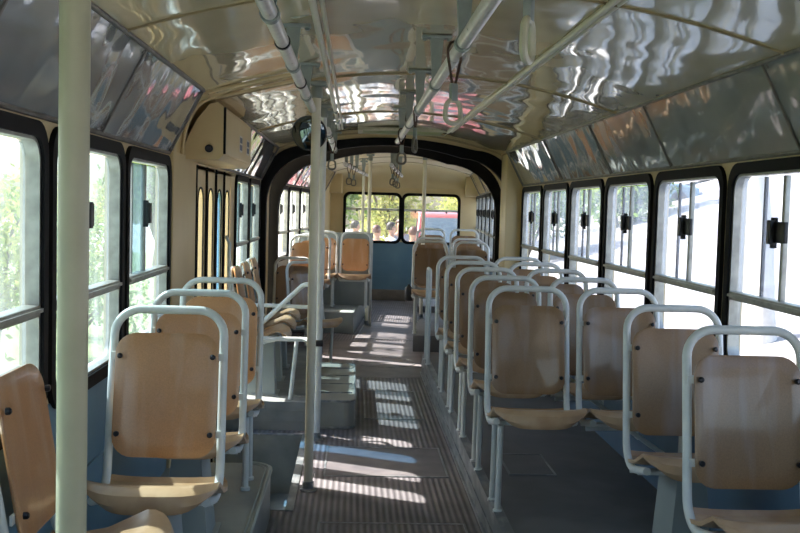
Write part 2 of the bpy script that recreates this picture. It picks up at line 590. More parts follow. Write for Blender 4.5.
# sloped top of the rear end, rolling down from the ceiling to the rear wall
m = MB()
vs, fs = [], []
for i in range(29):
    x = -COVE_X + 2 * COVE_X * i / 28
    for k in range(7):
        a = PI / 2 * k / 6
        vs.append((x, 5.75 + 0.35 * math.sin(a), 1.80 + (ceil_z(x) - 0.004 - 1.80) * math.cos(a)))
for i in range(28):
    for k in range(6):
        a = i * 7 + k
        fs.append((a, a + 1, a + 8, a + 7))
m.add(vs, fs)
struct('trim_back_cornice', m, M['ceiling_rear'], RF)
for sx in (-1, 1):
    a_, b_ = sorted((sx * 0.98, sx * (HW + 0.05)))
    struct('trim_back_corner', MB().box(a_, b_, 5.86, 6.12, 1.69, 2.02, 0.01), M['ceiling_rear'], RF)

# front wall behind the camera with the windscreen opening
m = MB()
m.box(-HW, HW, -1.95, -1.9, -0.3, 0.85)
m.box(-HW, HW, -1.95, -1.9, 1.95, 2.3)
m.box(-HW, -1.1, -1.95, -1.9, 0.85, 1.95)
m.box(1.1, HW, -1.95, -1.9, 0.85, 1.95)
struct('wall_front', m, M['cream'], FF)

# grey cove panels above the windows
def cove(side, y0, y1, frame, mat, n):
    m = MB()
    d = Vector((side * 0.012, 0, 0.012))
    a = Vector((side * (HW - 0.004), y0, 1.712))
    b = Vector((side * (COVE_X - 0.0), y0, COVE_Z + 0.002))
    m.prism([a, b, b + d, a + d], (0, y1 - y0, 0))
    o = struct('trim_cove_panel', m, mat, frame)
    return o
def cove_trim(side, y0, y1, frame, joints):
    m = MB()
    m.tube([(side * (COVE_X - 0.004), y0, COVE_Z - 0.002), (side * (COVE_X - 0.004), y1, COVE_Z - 0.002)], 0.008, 8)
    m.tube([(side * (HW - 0.006), y0, 1.710), (side * (HW - 0.006), y1, 1.710)], 0.008, 8)
    for y in joints:
        m.tube([(side * (COVE_X - 0.003), y, COVE_Z), (side * (HW - 0.008), y, 1.710)], 0.005, 6)
        for t in (0.06, 0.94):
            p = Vector((side * (COVE_X - 0.003), y - 0.03, COVE_Z)).lerp(Vector((side * (HW - 0.008), y - 0.03, 1.710)), t)
            m.lathe(p, (-side, 0, -0.6), [(0, 0.008), (0.004, 0.006)], 8)
    struct('trim_cove_edge', m, M['covetrim'], frame)
joints_r = [8.83, 7.13, 5.75, 4.65, 3.28, 1.9, 0.5]
cove(1, -1.9, 8.83, FF, M['cove'], 0)
cove_trim(1, -1.9, 8.83, FF, joints_r)
cove(-1, -1.9, 4.66, FF, M['cove'], 0)
cove_trim(-1, -1.9, 4.66, FF, [4.66, 3.42, 2.2, 0.9])
cove(-1, 6.4, 9.2, FF, M['cove'], 0)
cove_trim(-1, 6.4, 9.2, FF, [6.4, 7.8, 9.2])
cove(1, 0.4, 5.2, RF, M['cove'], 0)
cove_trim(1, 0.4, 5.2, RF, [0.4, 1.8, 3.3, 5.2])
cove(-1, 0.4, 5.2, RF, M['cove'], 0)
cove_trim(-1, 0.4, 5.2, RF, [0.4, 1.8, 3.3, 5.2])
# plain cream quarter panels where the coves stop
for (side, y0, y1, fr) in ((-1, 4.66, 6.4, FF), (1, 8.83, 9.3, FF), (-1, 9.2, 9.3, FF), (-1, 5.2, 6.1, RF), (1, 5.2, 6.1, RF), (-1, .2, .4, RF), (1, .2, .4, RF)):
    m = MB()
    vs, fs = [], []
    for k in range(9):
        a = PI / 2 * k / 8
        x = COVE_X + (HW - COVE_X) * math.sin(a)
        z = 1.70 + (COVE_Z - 1.70) * math.cos(a) + 0.002
        vs += [(side * x, y0, z), (side * x, y1, z)]
    for k in range(8):
        fs.append((2 * k, 2 * k + 1, 2 * k + 3, 2 * k + 2))
    m.add(vs, fs)
    struct('trim_cove_plain', m, M['cream'], fr)

# ceiling beads (seams) across and along
def arc_pts(y, off=0.003, x0=-COVE_X, x1=COVE_X, n=24):
    return [(x0 + (x1 - x0) * i / n, y, ceil_z(x0 + (x1 - x0) * i / n) - off) for i in range(n + 1)]
for y in (-0.9, 1.1, 3.09, 5.1, 7.15, 9.2):
    struct('trim_ceiling_bead', MB().tube(arc_pts(y), 0.005, 6), M['seamline'], FF)
for y in (0.5, 2.0, 3.5, 5.0):
    struct('trim_ceiling_bead', MB().tube(arc_pts(y), 0.005, 6), M['seamline'], RF)
for x in (-0.460, 0.455):
    m = MB()
    m.tube([(x, -1.9, ceil_z(x) - 0.008), (x, 8.4, ceil_z(x) - 0.006)], 0.012, 10)
    m.tube([(x + 0.03, -1.9, ceil_z(x) - 0.004), (x + 0.03, 8.4, ceil_z(x) - 0.004)], 0.008, 8)
    struct('trim_ceiling_conduit', m, M['polepaint'], FF)

# curved cream arch band where the left cove stops beside the door
for y in (4.72, 4.97):
    m = MB()
    pts = [(-HW + 0.012, y, 1.71)] + [(-(COVE_X + (HW - COVE_X) * math.sin(a)) + 0.012, y, 1.72 + (COVE_Z - 1.72) * math.cos(a)) for a in [PI / 2 * (1 - k / 8) for k in range(1, 9)]]
    pts += [(x, y, ceil_z(x) - 0.01) for x in (-0.9, -0.75, -0.6)]
    m.tube(pts, 0.009, 6)
    struct('trim_door_arch', m, M['cream'], FF)

# ---- floors
m = MB().box(-0.585, 0.335, -1.9, 9.25, -0.05, 0.0)
m.box(-HW, -0.585, -1.9, 4.82, -0.05, 0.0)
m.box(-HW, -0.585, 6.42, 9.25, -0.05, 0.0)
m.box(0.335, HW, 8.95, 9.25, -0.05, 0.0)
struct('floor', m, M['floor'], FF)
struct('floor', MB().box(-HW, HW, 0.2, 6.15, -0.05, 0.0), M['floor'], RF)
# turntable disc in the joint
struct('floor', MB().lathe((0.311, 9.85, -0.05), (0, 0, 1), [(0, 1.2), (0.052, 1.2), (0.052, 1.19)], 64), M['flatmat'], WF)
m = MB().tube([(0.311 + 0.30 * math.cos(a), 9.5 + 0.30 * math.sin(a), 0.003) for a in [2 * PI * k / 40 for k in range(40)]], 0.004, 6, closed=True)
struct('trim_turntable_ring', m, M['trimmetal'], WF)
m = MB().box(0.339, HW, -1.9, 8.95, 0.0, 0.17)
struct('floor_platform', m, M['platform'], FF)
m = MB()
m.box(0.325, 0.339, -1.9, 8.95, 0.0, 0.172)
m.box(0.325, 0.372, -1.9, 8.95, 0.170, 0.176)
m.box(0.312, 0.325, -1.9, 8.95, 0.0, 0.012)
m.box(0.319, 0.325, -1.9, 8.95, 0.075, 0.085)
struct('trim_kerb', m, M['trimmetal'], FF)
# hatches let into the floor, edged with metal
def hatch(x0, x1, y0, y1, z, mat, fr):
    m = MB().box(x0, x1, y0, y1, z, z + 0.003)
    struct('floor_hatch', m, mat, fr)
    m = MB()
    w = 0.010
    m.box(x0 - w, x0, y0 - w, y1 + w, z, z + 0.006).box(x1, x1 + w, y0 - w, y1 + w, z, z + 0.006)
    m.box(x0, x1, y0 - w, y0, z, z + 0.006).box(x0, x1, y1, y1 + w, z, z + 0.006)
    struct('trim_hatch_edge', m, M['trimmetal'], fr)
hatch(-0.44, 0.235, 5.45, 6.1, 0.0, M['flatmat'], FF)
hatch(-0.20, 0.20, 6.95, 8.0, 0.0, M['floor'], FF)
hatch(-0.44, 0.235, 3.6, 4.62, 0.0, M['floor'], FF)
hatch(0.50, 0.72, 4.9, 5.3, 0.17, M['platform'], FF)
hatch(-0.35, 0.35, 1.2, 2.9, 0.0, M['flatmat'], RF)
# step well of the door
m = MB()
m.box(-HW, -0.585, 4.80, 6.42, -0.42, -0.38)
m.box(-0.60, -0.585, 4.80, 6.42, -0.40, -0.03)
m.box(-HW, -0.60, 6.40, 6.42, -0.40, 0.0)
m.box(-HW, -0.60, 4.80, 4.82, -0.40, 0.0)
m.box(-HW, -0.86, 4.82, 6.40, -0.40, -0.20)
struct('floor_step_well', m, M['well'], FF)
m = MB()
m.box(-0.615, -0.575, 4.80, 6.44, 0.0, 0.006)
m.box(-HW, -0.575, 6.40, 6.44, 0.0, 0.006)
struct('trim_step_edge', m, M['trimmetal'], FF)

# raised platform beyond the step well, with the rounded end that juts into the aisle
def rounded_box(outline, z0, z1):
    return MB().prism([(x, y, z0) for x, y in outline], (0, 0, z1 - z0))
def corner(cx, cy, rr, a0, a1, n=6):
    return [(cx + rr * math.cos(a0 + (a1 - a0) * k / n), cy + rr * math.sin(a0 + (a1 - a0) * k / n)) for k in range(n + 1)]
m = rounded_box([(-HW, 6.55), (-0.58, 6.55), (-0.58, 9.2), (-HW, 9.2)], 0.0, 0.19)
for k in range(2):
    m.box(-HW, -0.585, 6.545, 6.55, 0.06 + 0.07 * k, 0.064 + 0.07 * k)
struct('floor_platform', m, M['well'], FF)
ol = [(-0.58, 6.6)] + corner(-0.36, 6.68, 0.08, -PI / 2, 0) + corner(-0.36, 8.1, 0.08, 0, PI / 2) + [(-0.58, 8.18)]
m = rounded_box(ol, 0.0, 0.19)
struct('floor_engine_cover', m, M['lino'], FF)
m = MB()
for y in (6.9, 7.25, 7.6, 7.95):
    m.box(-0.56, -0.30, y, y + 0.012, 0.19, 0.196)
m.tube([(x, y, 0.19) for x, y in ol], 0.008, 6)
m.tube([(x, y, 0.012) for x, y in ol], 0.008, 6)
struct('trim_cover_edge', m, M['trimmetal'], FF)
# wheel box under the left seats
ol = [(-HW, -1.9), (-0.70, -1.9)] + corner(-0.80, 4.70, 0.12, 0, PI / 2, 8) + [(-HW, 4.82)]
ol = [(-HW, 1.2), (-0.68, 1.2)] + corner(-0.80, 4.70, 0.12, 0, PI / 2, 8) + [(-HW, 4.82)]
struct('floor_wheel_box', rounded_box(ol, 0.0, 0.23), M['lino'], FF)
m = MB().tube([(x, y, 0.231) for x, y in ol[1:-1]], 0.009, 6)
m.tube([(x - 0.022, y - 0.015, 0.232) for x, y in ol[1:-1]], 0.004, 6)
struct('trim_wheel_box_piping', m, M['greypaint'], FF)

# rear platforms: boxes on both sides
struct('floor_rear_platform', MB().box(-HW, -0.42, 1.6, 4.3, 0.0, 0.25, 0.008), M['greypaint'], RF)
struct('floor_rear_platform', MB().box(0.30, HW, 0.3, 6.0, 0.0, 0.17, 0.004), M['platform'], RF)

# ---- windows
def window_parts(root, w, h, glass_up, glass_low, latch=True, mid=None):
    """window in the local y-z plane, centred at 0; +x faces the interior"""
    zm = mid
    o = [(0, a, b) for a, b in rrect(w + 0.055, h + 0.055, 0.092)]
    i = [(0, a, b) for a, b in rrect(w - 0.025, h - 0.03, 0.07)]
    MB().ring(o, i, (0.016, 0, 0)).build('rubber_frame', M['rubber'], root)
    o = [(-0.02, a, b) for a, b in rrect(w - 0.02, h - 0.02, 0.07)]
    i = [(-0.02, a, b) for a, b in rrect(w - 0.048, h - 0.048, 0.06)]
    o = [(-0.040, b, c) for _, b, c in o]
    i = [(-0.040, b, c) for _, b, c in i]
    MB().ring(o, i, (0.046, 0, 0)).build('metal_frame', M['windowmetal'], root)
    m = MB().box(-0.035, 0.012, -w / 2 + 0.03, w / 2 - 0.03, zm - 0.016, zm + 0.016, 0.004)
    m.box(0.0, 0.02, -w / 2 + 0.03, w / 2 - 0.03, zm - 0.003, zm + 0.008)
    m.build('mid_rail', M['windowmetal'], root)
    m = MB().box(-0.030, -0.010, -0.010, 0.010, zm, h / 2 - 0.03, 0.003)
    m.build('mullion', M['windowmetal'], root)
    m = MB().box(-0.034, -0.022, -0.20, -0.19, zm, h / 2 - 0.03)
    m.build('sliding_edge', M['bolt'], root)
    MB().box(-0.024, -0.021, -w / 2 + 0.03, 0.0, zm, h / 2 - 0.03).build('sliding_pane', glass_up, root)
    MB().box(-0.034, -0.031, 0.0 if not latch else -0.20, w / 2 - 0.03, zm, h / 2 - 0.03).build('fixed_pane', glass_up, root)
    MB().box(-0.030, -0.027, -w / 2 + 0.03, w / 2 - 0.03, -h / 2 + 0.03, zm).build('lower_pane', glass_low, root)
    if latch:
        lm = MB().box(-0.010, 0.010, -0.055, -0.035, zm + 0.20, zm + 0.31, 0.003)
        lm.box(-0.010, 0.004, -0.035, 0.05, zm + 0.22, zm + 0.295, 0.003)
        lm.box(0.004, 0.022, -0.060, -0.030, zm + 0.215, zm + 0.30, 0.003)
        lm.build('latch', M['black'], root)

wn_count = [0]
def place_window(frame, side, y0, y1, proto):
    wn_count[0] += 1
    k = wn_count[0]
    root = copy_tree(proto) if proto.get('used') else proto
    proto['used'] = 1
    root.name = 'window_%d' % k
    rz = PI if side > 0 else 0
    root.matrix_world = frame @ Matrix.Translation((side * HW, (y0 + y1) / 2, (SILL + WTOP) / 2)) @ Matrix.Rotation(rz, 4, 'Z')
    root['kind'] = 'structure'
    return root
H = WTOP - SILL
ZM = 1.18 - (SILL + WTOP) / 2
def proto_window(name, w, gu, gl, latch=True):
    r_ = empty(name)
    window_parts(r_, w, H, gu, gl, latch, ZM)
    index_kids()
    return r_
protoR = proto_window('window_1', PITCH - 0.10, M['glassdusty'], M['glassclean'])
for a, b in right_open[::-1]:
    place_window(FF, 1, a, b, protoR)
protoL = proto_window('window_20', 0.93 - 0.09, M['glassleft'], M['glassleft'])
for a, b in left_open[::-1]:
    if a > 5 and b < 7.2:
        continue
    place_window(FF, -1, a, b, protoL)
protoB = proto_window('window_30', 0.87, M['glassdusty'], M['glassclean'])
for a, b in rear_open_r:
    place_window(RF, 1, a, b, protoB)
for a, b in rear_open_l:
    place_window(RF, -1, a, b, protoB)
# two rear windows: single pane with a high transom bar
for a, b in RW:
    root = empty('window_%d' % (wn_count[0] + 1), RF, ((a + b) / 2, 6.1, (SILL + 0.03 + 1.69) / 2), -PI / 2)
    wn_count[0] += 1
    root['kind'] = 'structure'
    w, h = b - a, 1.69 - SILL - 0.03
    o = [(0, p, q) for p, q in rrect(w + 0.06, h + 0.06, 0.105)]
    i = [(0, p, q) for p, q in rrect(w - 0.03, h - 0.03, 0.075)]
    MB().ring(o, i, (0.018, 0, 0)).build('rubber_frame', M['rubber'], root)
    MB().box(-0.03, 0.006, -w / 2 + 0.01, w / 2 - 0.01, h / 2 - 0.262, h / 2 - 0.225, 0.003).build('transom', M['tube'], root)
    MB().box(-0.028, -0.025, -w / 2 + 0.01, w / 2 - 0.01, -h / 2 + 0.01, h / 2 - 0.01).build('pane', M['glassrear'], root)
    for q in (-0.25, 0.25):
        MB().box(-0.02, 0.02, q - 0.012, q + 0.012, h / 2 - 0.285, h / 2 - 0.25, 0.003).build('latch', M['black'], root)

# front windscreen glass
root = empty('window_%d' % (wn_count[0] + 1), FF, (0, -1.92, 1.4), 0)
root['kind'] = 'structure'
MB().box(-1.1, 1.1, 0, 0.004, -0.55, 0.55).build('pane', M['glassclean'], root)

# ---- folding door on the left, with four narrow leaves
root = empty('door_1', FF, (-HW + 0.0, 6.23, -0.38), 0)
root['kind'] = 'structure'
m = MB()
m.box(-0.05, 0.0, -0.81, -0.77, 0, 2.11)
m.box(-0.05, 0.0, 0.77, 0.81, 0, 2.11)
m.build('door_frame', M['cream'], root)
for k in range(4):
    y = -0.77 + 0.385 * k
    x = -0.03
    o = [(x, y + 0.19 + p, 1.24 + q) for p, q in rrect(0.355, 1.66, 0.03)]
    i = [(x, y + 0.19 + p, 1.24 + q) for p, q in rrect(0.20, 1.42, 0.09)]
    o = [(x - 0.02, b_, c_) for _, b_, c_ in o]
    i = [(x - 0.02, b_, c_) for _, b_, c_ in i]
    mm = MB().ring(o, i, (0.05, 0, 0))
    mm.box(x, x + 0.03, y + 0.0125, y + 0.3675, 0.02, 0.43)
    leaf = mm.build('door_leaf', M['cream'], root)
    i2 = [(x + 0.028, y + 0.19 + p, 1.24 + q) for p, q in rrect(0.185, 1.405, 0.082)]
    o2 = [(x + 0.028, y + 0.19 + p, 1.24 + q) for p, q in rrect(0.207, 1.427, 0.093)]
    MB().ring(o2, i2, (0.006, 0, 0)).build('glazing_rubber', M['rubber'], leaf)
    gx = x + (0.020 if k == 2 else -0.012)
    MB().box(gx, gx + 0.004, y + 0.10, y + 0.285, 0.55, 1.93).build('door_glass', M['glassblueleaf'] if k == 2 else M['glassclean'], leaf)
    MB().box(x - 0.004, x + 0.042, y - 0.009, y + 0.009, 0.02, 2.07).build('rubber_edge', M['rubber'], leaf)
    if k == 3:
        MB().tube([(x + 0.045, y + 0.05, 0.75), (x + 0.07, y + 0.05, 0.80), (x + 0.07, y + 0.05, 1.60), (x + 0.045, y + 0.05, 1.65)], 0.011, 8).build('door_handle', M['tube'], leaf)

# ---- portal arches and bellows of the joint
def portal(hw, top, rad, crown, z0, n=10):
    """right half to left half outline in x-z, from the floor up and over"""
    out = [(hw, z0)]
    for k in range(n + 1):
        a = PI / 2 * k / n
        out.append((hw - rad + rad * math.cos(a), top - rad + rad * math.sin(a)))
    pts = []
    for i in range(1, 10):
        x = (hw - rad) * (1 - i / 5)
        if abs(x) < hw - rad - 1e-6:
            pts.append((x, top + crown * (1 - (x / (hw - rad)) ** 2)))
    out += pts
    for k in range(n + 1):
        a = PI / 2 + PI / 2 * k / n
        out.append((-hw + rad + rad * math.cos(a), top - rad + rad * math.sin(a)))
    out.append((-hw, z0))
    return out
def portal_band(outer, inner, y0, d):
    m = MB()
    n = len(outer)
    o = [Vector((x, y0, z)) for x, z in outer]
    i = [Vector((x, y0, z)) for x, z in inner]
    D = Vector((0, d, 0))
    vs = o + i + [p + D for p in o] + [p + D for p in i]
    fs = []
    for k in range(n - 1):
        fs += [(k, k + 1, n + k + 1, n + k), (2 * n + k, 3 * n + k, 3 * n + k + 1, 2 * n + k + 1), (k, 2 * n + k, 2 * n + k + 1, k + 1), (n + k, n + k + 1, 3 * n + k + 1, 3 * n + k)]
    fs += [(0, n, 3 * n, 2 * n), (n - 1, 2 * n - 1, 4 * n - 1, 3 * n - 1)]
    return m.add(vs, fs)
struct('trim_portal_front', portal_band(portal(1.31, 2.30, 0.2, 0.0, -0.05), portal(1.17, 2.015, 0.41, 0.095, -0.05), 9.24, 0.07), M['cream'], FF)
struct('trim_portal_seal', portal_band(portal(1.185, 2.03, 0.40, 0.095, -0.05), portal(1.125, 1.955, 0.46, 0.10, -0.05), 9.22, 0.09), M['rubber'], FF)
struct('wall_bellows', portal_band(portal(1.30, 2.20, 0.36, 0.05, -0.05), portal(1.165, 2.00, 0.44, 0.10, -0.05), 9.31, 0.70), M['cream'], FF)
struct('trim_portal_seal', portal_band(portal(1.25, 2.20, 0.36, 0.05, -0.05), portal(1.10, 1.935, 0.50, 0.10, -0.05), 0.08, 0.10), M['rubber'], RF)
struct('trim_portal_back', portal_band(portal(1.31, 2.3, 0.2, 0.0, -0.05), portal(1.13, 1.97, 0.48, 0.11, -0.05), 0.18, 0.04), M['cream'], RF)
struct('trim_right_pilaster', MB().box(1.03, HW, 8.87, 9.215, 0.0, 1.99, 0.01), M['cream'], FF)
struct('trim_left_pilaster', MB().box(-HW, -HW + 0.02, 4.70, 5.36, -0.3, 1.72, 0.004), M['cream'], FF)

# green window reflection before the joint, built as an added framed panel
root = tag(empty('ceiling_reflection', FF, (0.10, 8.72, 2.15)), 'pale green window reflection shaped as a ceiling panel just before the black arch', 'painted reflection')
MB().box(-0.36, 0.36, -0.20, 0.20, -0.012, 0.012, 0.006).build('reflection_panel', M['reflectgreen'], root)
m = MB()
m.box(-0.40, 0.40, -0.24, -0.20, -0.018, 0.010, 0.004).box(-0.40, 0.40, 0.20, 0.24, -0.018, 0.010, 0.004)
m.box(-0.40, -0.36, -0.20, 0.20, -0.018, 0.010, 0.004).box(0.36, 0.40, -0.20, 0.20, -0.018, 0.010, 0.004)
m.build('reflection_frame', M['handle'], root)

# ================================================================ SEATS
def pan_mesh(w=0.40):
    prof = [(0.030, 0.014), (0.014, -0.006), (-0.03, -0.012), (-0.12, 0.006), (-0.19, 0.034), (-0.245, 0.056), (-0.274, 0.056), (-0.296, 0.044), (-0.306, 0.022), (-0.303, 0.002)]
    nx = 16
    th = 0.013
    top, bot = [], []
    for j, (y, z) in enumerate(prof):
        j0, j1 = prof[max(j - 1, 0)], prof[min(j + 1, len(prof) - 1)]
        t = Vector((j1[0] - j0[0], j1[1] - j0[1])).normalized()
        nn = Vector((t.y, -t.x))
        ww = w * (0.90 if j == 0 else 0.97 if j == 1 else 1.0 if j < 7 else (0.985, 0.93, 0.80)[j - 7])
        for i in range(nx + 1):
            s_ = 2 * i / nx - 1
            x = ww / 2 * s_
            e = abs(s_) ** 3
            lift = 0.008 * e if j < 6 else 0.008 * e + (prof[6][1] - z) * 0.60 * e * e
            yy = y + (0.0 if j < 4 else (0.012, 0.022, 0.034, 0.040, 0.042, 0.042)[j - 4] * e * abs(s_))
            top.append((x, yy, z + lift))
            bot.append((x, yy + nn.x * th, z + nn.y * th + lift))
    nj = len(prof)
    fs = []
    N = len(top)
    idx = lambda j, i: j * (nx + 1) + i
    for j in range(nj - 1):
        for i in range(nx):
            a, b, c, d = idx(j, i), idx(j, i + 1), idx(j + 1, i + 1), idx(j + 1, i)
            fs.append((a, b, c, d))
            fs.append((a + N, d + N, c + N, b + N))
        fs.append((idx(j, 0), idx(j + 1, 0), idx(j + 1, 0) + N, idx(j, 0) + N))
        fs.append((idx(j, nx), idx(j, nx) + N, idx(j + 1, nx) + N, idx(j + 1, nx)))
    for i in range(nx):
        fs.append((idx(0, i), idx(0, i) + N, idx(0, i + 1) + N, idx(0, i + 1)))
        fs.append((idx(nj - 1, i), idx(nj - 1, i + 1), idx(nj - 1, i + 1) + N, idx(nj - 1, i) + N))
    m = MB()
    m.add(top + bot, fs)
    return m

def board_mesh(w, h, rad, th=0.012, bow=0.35):
    """rounded plywood backrest in x-z, concave towards -y"""
    o = rrect(w, h, rad, 6)
    n = len(o)
    m = MB()
    vs, fs = [], []
    levels = (1.0, 0.96, 0.8, 0.55, 0.28)
    for side in (0, 1):
        for k, s_ in enumerate(levels):
            for (a, b) in o:
                a2, b2 = a * s_, b * s_
                y = -bow * a2 * a2 + 0.25 * bow * b2 * b2 + (th if side else 0) * (0.5 if k == 0 else 1) - (0 if side or k else -th * 0.25)
                vs.append((a2, y, b2))
        vs.append((0, th if side else 0, 0))
    L = len(levels)
    B_ = L * n + 1
    for side in (0, 1):
        for k in range(L - 1):
            for i in range(n):
                j = (i + 1) % n
                q = [side * B_ + k * n + i, side * B_ + k * n + j, side * B_ + (k + 1) * n + j, side * B_ + (k + 1) * n + i]
                fs.append(tuple(q if side else q[::-1]))
        for i in range(n):
            j = (i + 1) % n
            fs.append((side * B_ + (L - 1) * n + i, side * B_ + (L - 1) * n + j, side * B_ + L * n))
    for i in range(n):
        j = (i + 1) % n
        fs.append((i, j, B_ + j, B_ + i))
    return m.add(vs, fs)

LEAN = math.atan2(0.085, 0.50)
def make_seat(name, wood, legs='aisle_right', foot=0.0, hw=0.182, ped_w=0.17, low_hoop=False):
    """origin on the platform below the backrest, faces -y; legs: aisle_left/aisle_right/pedestal/wall"""
    t = empty(name)
    ht = 0.87 if low_hoop else 0.962
    yt = 0.095 * (ht - .37) / .592 + (0.012 if low_hoop else 0)
    path = [(-hw + 0.012, -0.22, 0.412), (-hw, 0.0, 0.366), (-hw + 0.004, yt, ht), (hw - 0.004, yt, ht), (hw, 0.0, 0.366), (hw - 0.012, -0.22, 0.412)]
    MB().tube(fillet(path, [0, 0.095, 0.085, 0.085, 0.095, 0], 8), 0.0142, 12).build('tube_frame', M['tube'], t)
    b = board_mesh(0.332, 0.402, 0.065, bow=0.5)
    R_ = Matrix.Translation((0, 0.030, 0.690)) @ Matrix.Rotation(-LEAN, 4, 'X')
    b.v = [R_ @ q for q in b.v]
    bo = b.build('backrest', wood, t)
    for sx in (-1, 1):
        for sz in (-0.125, 0.125):
            p = R_ @ Vector((sx * 0.149, -0.016, sz))
            MB().lathe(p, (0, -1, 0.1), [(0, 0.009), (0.009, 0.009), (0.013, 0.005)], 10).build('bolt', M['bolt'], bo)
    for sx in (-1, 1):
        for sz in (-0.125, 0.125):
            p = R_ @ Vector((sx * 0.163, 0.0, sz))
            MB().box(p.x - 0.02, p.x + 0.02, p.y, p.y + 0.006, p.z - 0.012, p.z + 0.012).build('backrest_tab', M['tube'], t)
    p = pan_mesh()
    p.v = [q + Vector((0.012, 0, 0.400)) for q in p.v]
    p.build('seat_pan', wood if False else M['pan'], t)
    for y in (-0.05, -0.15):
        MB().tube([(-hw, y, 0.370 - 0.19 * (y + 0.05)), (hw, y, 0.370 - 0.19 * (y + 0.05))], 0.009, 8).build('cross_bar', M['tube'], t)
    if legs.startswith('aisle'):
        s_ = 1 if legs == 'aisle_right' else -1
        for y in (-0.02, -0.19):
            m = MB().tube([(s_ * (hw - 0.035), y, 0.39), (s_ * (hw - 0.035), y + 0.02, foot + 0.0)], 0.0135, 10)
            m.lathe((s_ * (hw - 0.035), y + 0.02, foot), (0, 0, 1), [(0, 0.021), (0.012, 0.021), (0.016, 0.014)], 12)
            m.build('leg', M['tube'], t)
    if legs in ('pedestal',):
        m = MB()
        w0, w1 = ped_w * 0.62, ped_w
        a = [(-w0 / 2, -0.20, 0.385), (w0 / 2, -0.20, 0.385), (w0 / 2, 0.0, 0.385), (-w0 / 2, 0.0, 0.385)]
        b_ = [(-w1 / 2, -0.22, foot), (w1 / 2, -0.22, foot), (w1 / 2, 0.0, foot), (-w1 / 2, 0.0, foot)]
        m.add(a + b_, [(0, 1, 2, 3), (7, 6, 5, 4), (0, 4, 5, 1), (1, 5, 6, 2), (2, 6, 7, 3), (3, 7, 4, 0)])
        m.box(-w1 / 2 - 0.02, w1 / 2 + 0.02, -0.24, 0.02, foot, foot + 0.006)
        m.build('pedestal', M['greypaint'], t)
    if legs == 'wall':
        m = MB().tube([(-hw + 0.01, -0.10, 0.362), (0.262, -0.10, 0.375)], 0.012, 8)
        m.tube([(0.0, -0.10, 0.372), (0.258, -0.10, 0.20)], 0.011, 8)
        m.box(0.258, 0.270, -0.13, -0.07, 0.16, 0.41)
        m.build('wall_bracket', M['tube'], t)
    return t

def place(root, frame, x, y, z, rz, label, group, first):
    o = root if first else copy_tree(root)
    o.matrix_world = frame @ Matrix.Translation((x, y, z)) @ Matrix.Rotation(rz, 4, 'Z')
    tag(o, label, 'bus seat', group)
    return o

ORD = ['nearest', 'second', 'third', 'fourth', 'farthest']
ROWS = [4.45, 5.14, 5.86, 6.56, 7.26]
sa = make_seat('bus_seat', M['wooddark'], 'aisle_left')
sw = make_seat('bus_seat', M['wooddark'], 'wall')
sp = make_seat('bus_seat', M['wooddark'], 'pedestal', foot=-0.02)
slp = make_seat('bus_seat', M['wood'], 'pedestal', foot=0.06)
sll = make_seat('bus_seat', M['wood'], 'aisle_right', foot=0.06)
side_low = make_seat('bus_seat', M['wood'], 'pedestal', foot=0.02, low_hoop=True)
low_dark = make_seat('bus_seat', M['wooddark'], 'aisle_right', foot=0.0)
index_kids()
for k, y in enumerate(ROWS):
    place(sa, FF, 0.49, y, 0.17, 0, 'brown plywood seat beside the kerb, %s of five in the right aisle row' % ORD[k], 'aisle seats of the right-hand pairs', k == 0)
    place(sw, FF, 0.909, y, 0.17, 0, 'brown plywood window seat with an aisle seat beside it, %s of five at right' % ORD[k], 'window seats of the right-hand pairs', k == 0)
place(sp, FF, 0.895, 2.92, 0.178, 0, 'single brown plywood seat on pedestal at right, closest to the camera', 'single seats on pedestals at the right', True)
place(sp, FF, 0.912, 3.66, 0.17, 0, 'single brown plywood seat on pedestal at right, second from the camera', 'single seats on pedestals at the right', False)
Ls = [(3.22, 'nearest, its pan partly in sunshine'), (3.87, 'middle one'), (4.53, 'farthest, beside the door well')]
place(slp, FF, -0.91, Ls[0][0], 0.17, 0, 'tan plywood seat by the left windows, nearest of three facing the camera', 'left seats facing the camera', True)
place(slp, FF, -0.91, Ls[1][0], 0.17, 0, 'tan plywood seat by the left windows, middle one of the three facing the camera', 'left seats facing the camera', False)
place(sll, FF, -0.91, Ls[2][0], 0.17, 0, 'tan plywood seat beside the step well, last of the three left seats facing the camera', 'left seats facing the camera', True)
# side-facing seats along the left wall
place(side_low, FF, -1.075, 2.49, 0.175, PI / 2, 'tan plywood seat at the left edge with leaning back, turned to the aisle', 'seats with their backs to the left wall', True)
for k, y in enumerate((6.86, 7.42, 7.98)):
    place(side_low, FF, -1.045, y, 0.17, PI / 2, 'tan plywood seat facing the aisle past the door, %s of three' % ('nearest', 'middle', 'farthest')[k], 'seats with their backs to the left wall', False)
